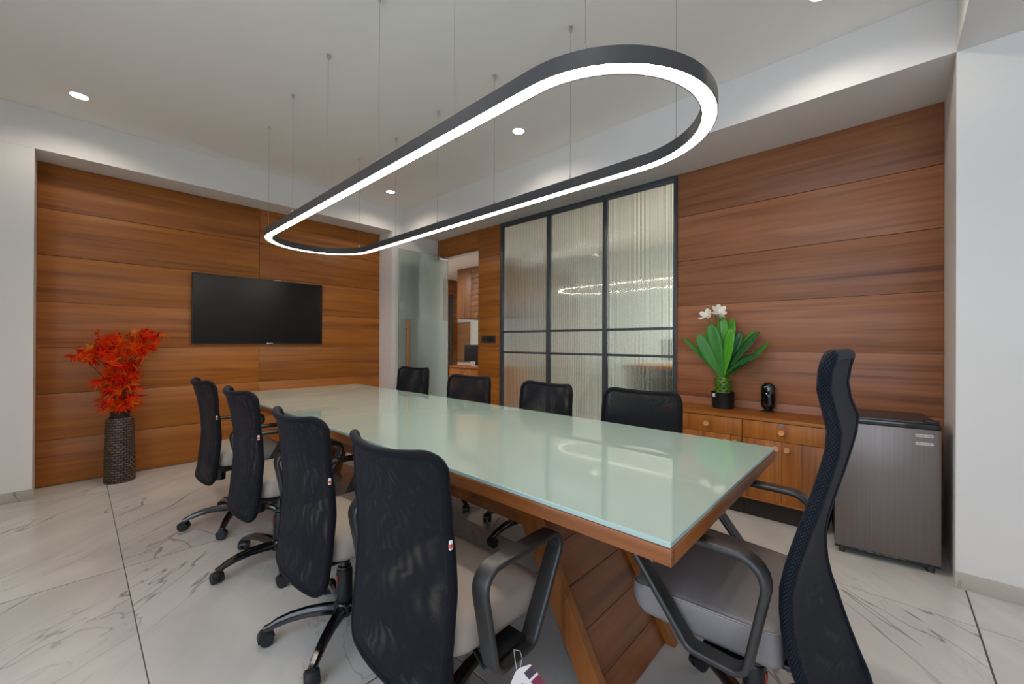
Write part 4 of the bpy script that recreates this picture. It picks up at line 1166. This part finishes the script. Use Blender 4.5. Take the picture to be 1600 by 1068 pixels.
# ------------------------------------------------------------------ corridor furniture
oc = empty('overhead_cabinet', (5.2, 5.6, 1.669)); tag(oc, 'brown overhead cabinet in the corridor seen through the doorway', 'cabinet')
box('body', (0.02, CX1 - 5.2 - 0.002, -1.0, 0.724, 0.0, CZ - 1.669 - 0.002), M['pale_z'], oc)
box('door', (0.0, 0.0195, 0.311, 0.724, 0.002, 0.985), M['pale_z'], oc, 0.001)
for k in range(9):
    box('louvre_slat', (0.0, 0.0195, -0.14, 0.306, 0.004 + k * 0.1095, 0.108 + k * 0.1095), M['pale_z'], oc, 0.003)
bc = empty('counter_cabinet', (4.95, 5.4, 0)); tag(bc, 'teak counter cabinet in the corridor seen through the doorway', 'cabinet')
box('body', (0.02, CX1 - 4.95 - 0.002, -0.85, 0.85, 0.004, 0.715), M['teak_z'], bc)
box('countertop', (-0.015, CX1 - 4.95 - 0.002, -0.85, 0.86, 0.7155, 0.745), M['teak_y'], bc, 0.002)
for k in range(4):
    y0_ = -0.85 + 0.425 * k
    dd = box('door', (0.0, 0.0195, y0_ + 0.002, y0_ + 0.423, 0.08, 0.705), M['teak_z'], bc, 0.001)
    knob(dd, (-0.01, 0.14, 0.22))
box('wood_backsplash', (CX1 - 0.012, CX1 - 0.001, 6.94, 7.39, 0.746, 1.667), M['pale_y'], bpy.data.objects['wall_corridor_back'], center=True)
mo = empty('monitor', (5.17, 5.70, 0.745), R(35)); tag(mo, 'black screen standing on the corridor counter, seen through the doorway', 'monitor')
box('screen', (-0.012, 0.012, -0.24, 0.24, 0.09, 0.41), M['gloss_black'], mo, 0.004)
box('stem', (0.0125, 0.03, -0.03, 0.03, 0.012, 0.22), M['black'], mo, 0.003)
box('foot', (-0.08, 0.09, -0.11, 0.11, 0.001, 0.0115), M['white'], mo, 0.003)
# things dimly seen through the fluted glass
dk = empty('reception_desk', (4.75, 1.25, 0)); tag(dk, 'teak desk dimly visible behind the right fluted panes', 'desk')
box('desk_top', (-0.35, 0.35, -0.75, 0.75, 0.90, 0.94), M['teak_y'], dk, 0.003)
box('desk_front', (-0.30, -0.27, -0.72, 0.72, 0.004, 0.8995), M['fridge_side'], dk, 0.002)
for s in (-1, 1): box('desk_side', (-0.265, 0.32, s * 0.72 - 0.015, s * 0.72 + 0.015, 0.004, 0.8995), M['teak_z'], dk, 0.002)
dm = empty('desk_monitor', (4.75, 1.25, 0.94)); tag(dm, 'dark screen on the desk dimly visible behind the fluted glass', 'monitor')
box('screen', (-0.02, 0.02, -0.35, 0.35, 0.06, 0.30), M['black'], dm, 0.004); box('stem', (-0.03, 0.03, -0.04, 0.04, 0.013, 0.0595), M['black'], dm); box('foot', (-0.09, 0.09, -0.12, 0.12, 0.001, 0.0125), M['black'], dm)
pl_ = empty('corridor_fill_panel', (4.5, 0.55, CZ)); tag(pl_, 'added fill light panel on the near corridor ceiling, unseen', 'ceiling light')  # added panel, no known fixture: brightens the space behind the fluted glass
box('fill_panel_frame', (-0.32, 0.32, -0.32, 0.32, -0.02, -0.001), M['white'], pl_, 0.002)
box('fill_panel_lens', (-0.29, 0.29, -0.29, 0.29, -0.0225, -0.0205), emission('corridor_fill_glow', (1, 0.96, 0.9, 1), 3.0), pl_)
def corr_light(par, loc, p, sx, sy):  # area light of an added corridor panel
    l = bpy.data.lights.new('corridor_fill_light', 'AREA'); l.shape = 'RECTANGLE'; l.size = sx; l.size_y = sy; l.energy = p; l.color = (1, 0.98, 0.94)
    o_ = bpy.data.objects.new('corridor_fill_light', l); COL.objects.link(o_); o_.parent = par; o_.location = loc
corr_light(pl_, (0, 0, -0.03), P_NEXT, 0.58, 0.58)
p2 = empty('corridor_fill_panel', (4.2, 6.35, CZ)); tag(p2, 'added fill light panel on the far corridor ceiling, unseen', 'ceiling light')  # second added panel, placed out of sight to light the doorway view
box('fill_panel_frame', (-0.32, 0.32, -0.32, 0.32, -0.02, -0.001), M['white'], p2, 0.002)
box('fill_panel_lens', (-0.29, 0.29, -0.29, 0.29, -0.0225, -0.0205), bpy.data.materials['corridor_fill_glow'], p2)
corr_light(p2, (0, 0, -0.03), P_NEXT * 0.24, 0.58, 0.58)
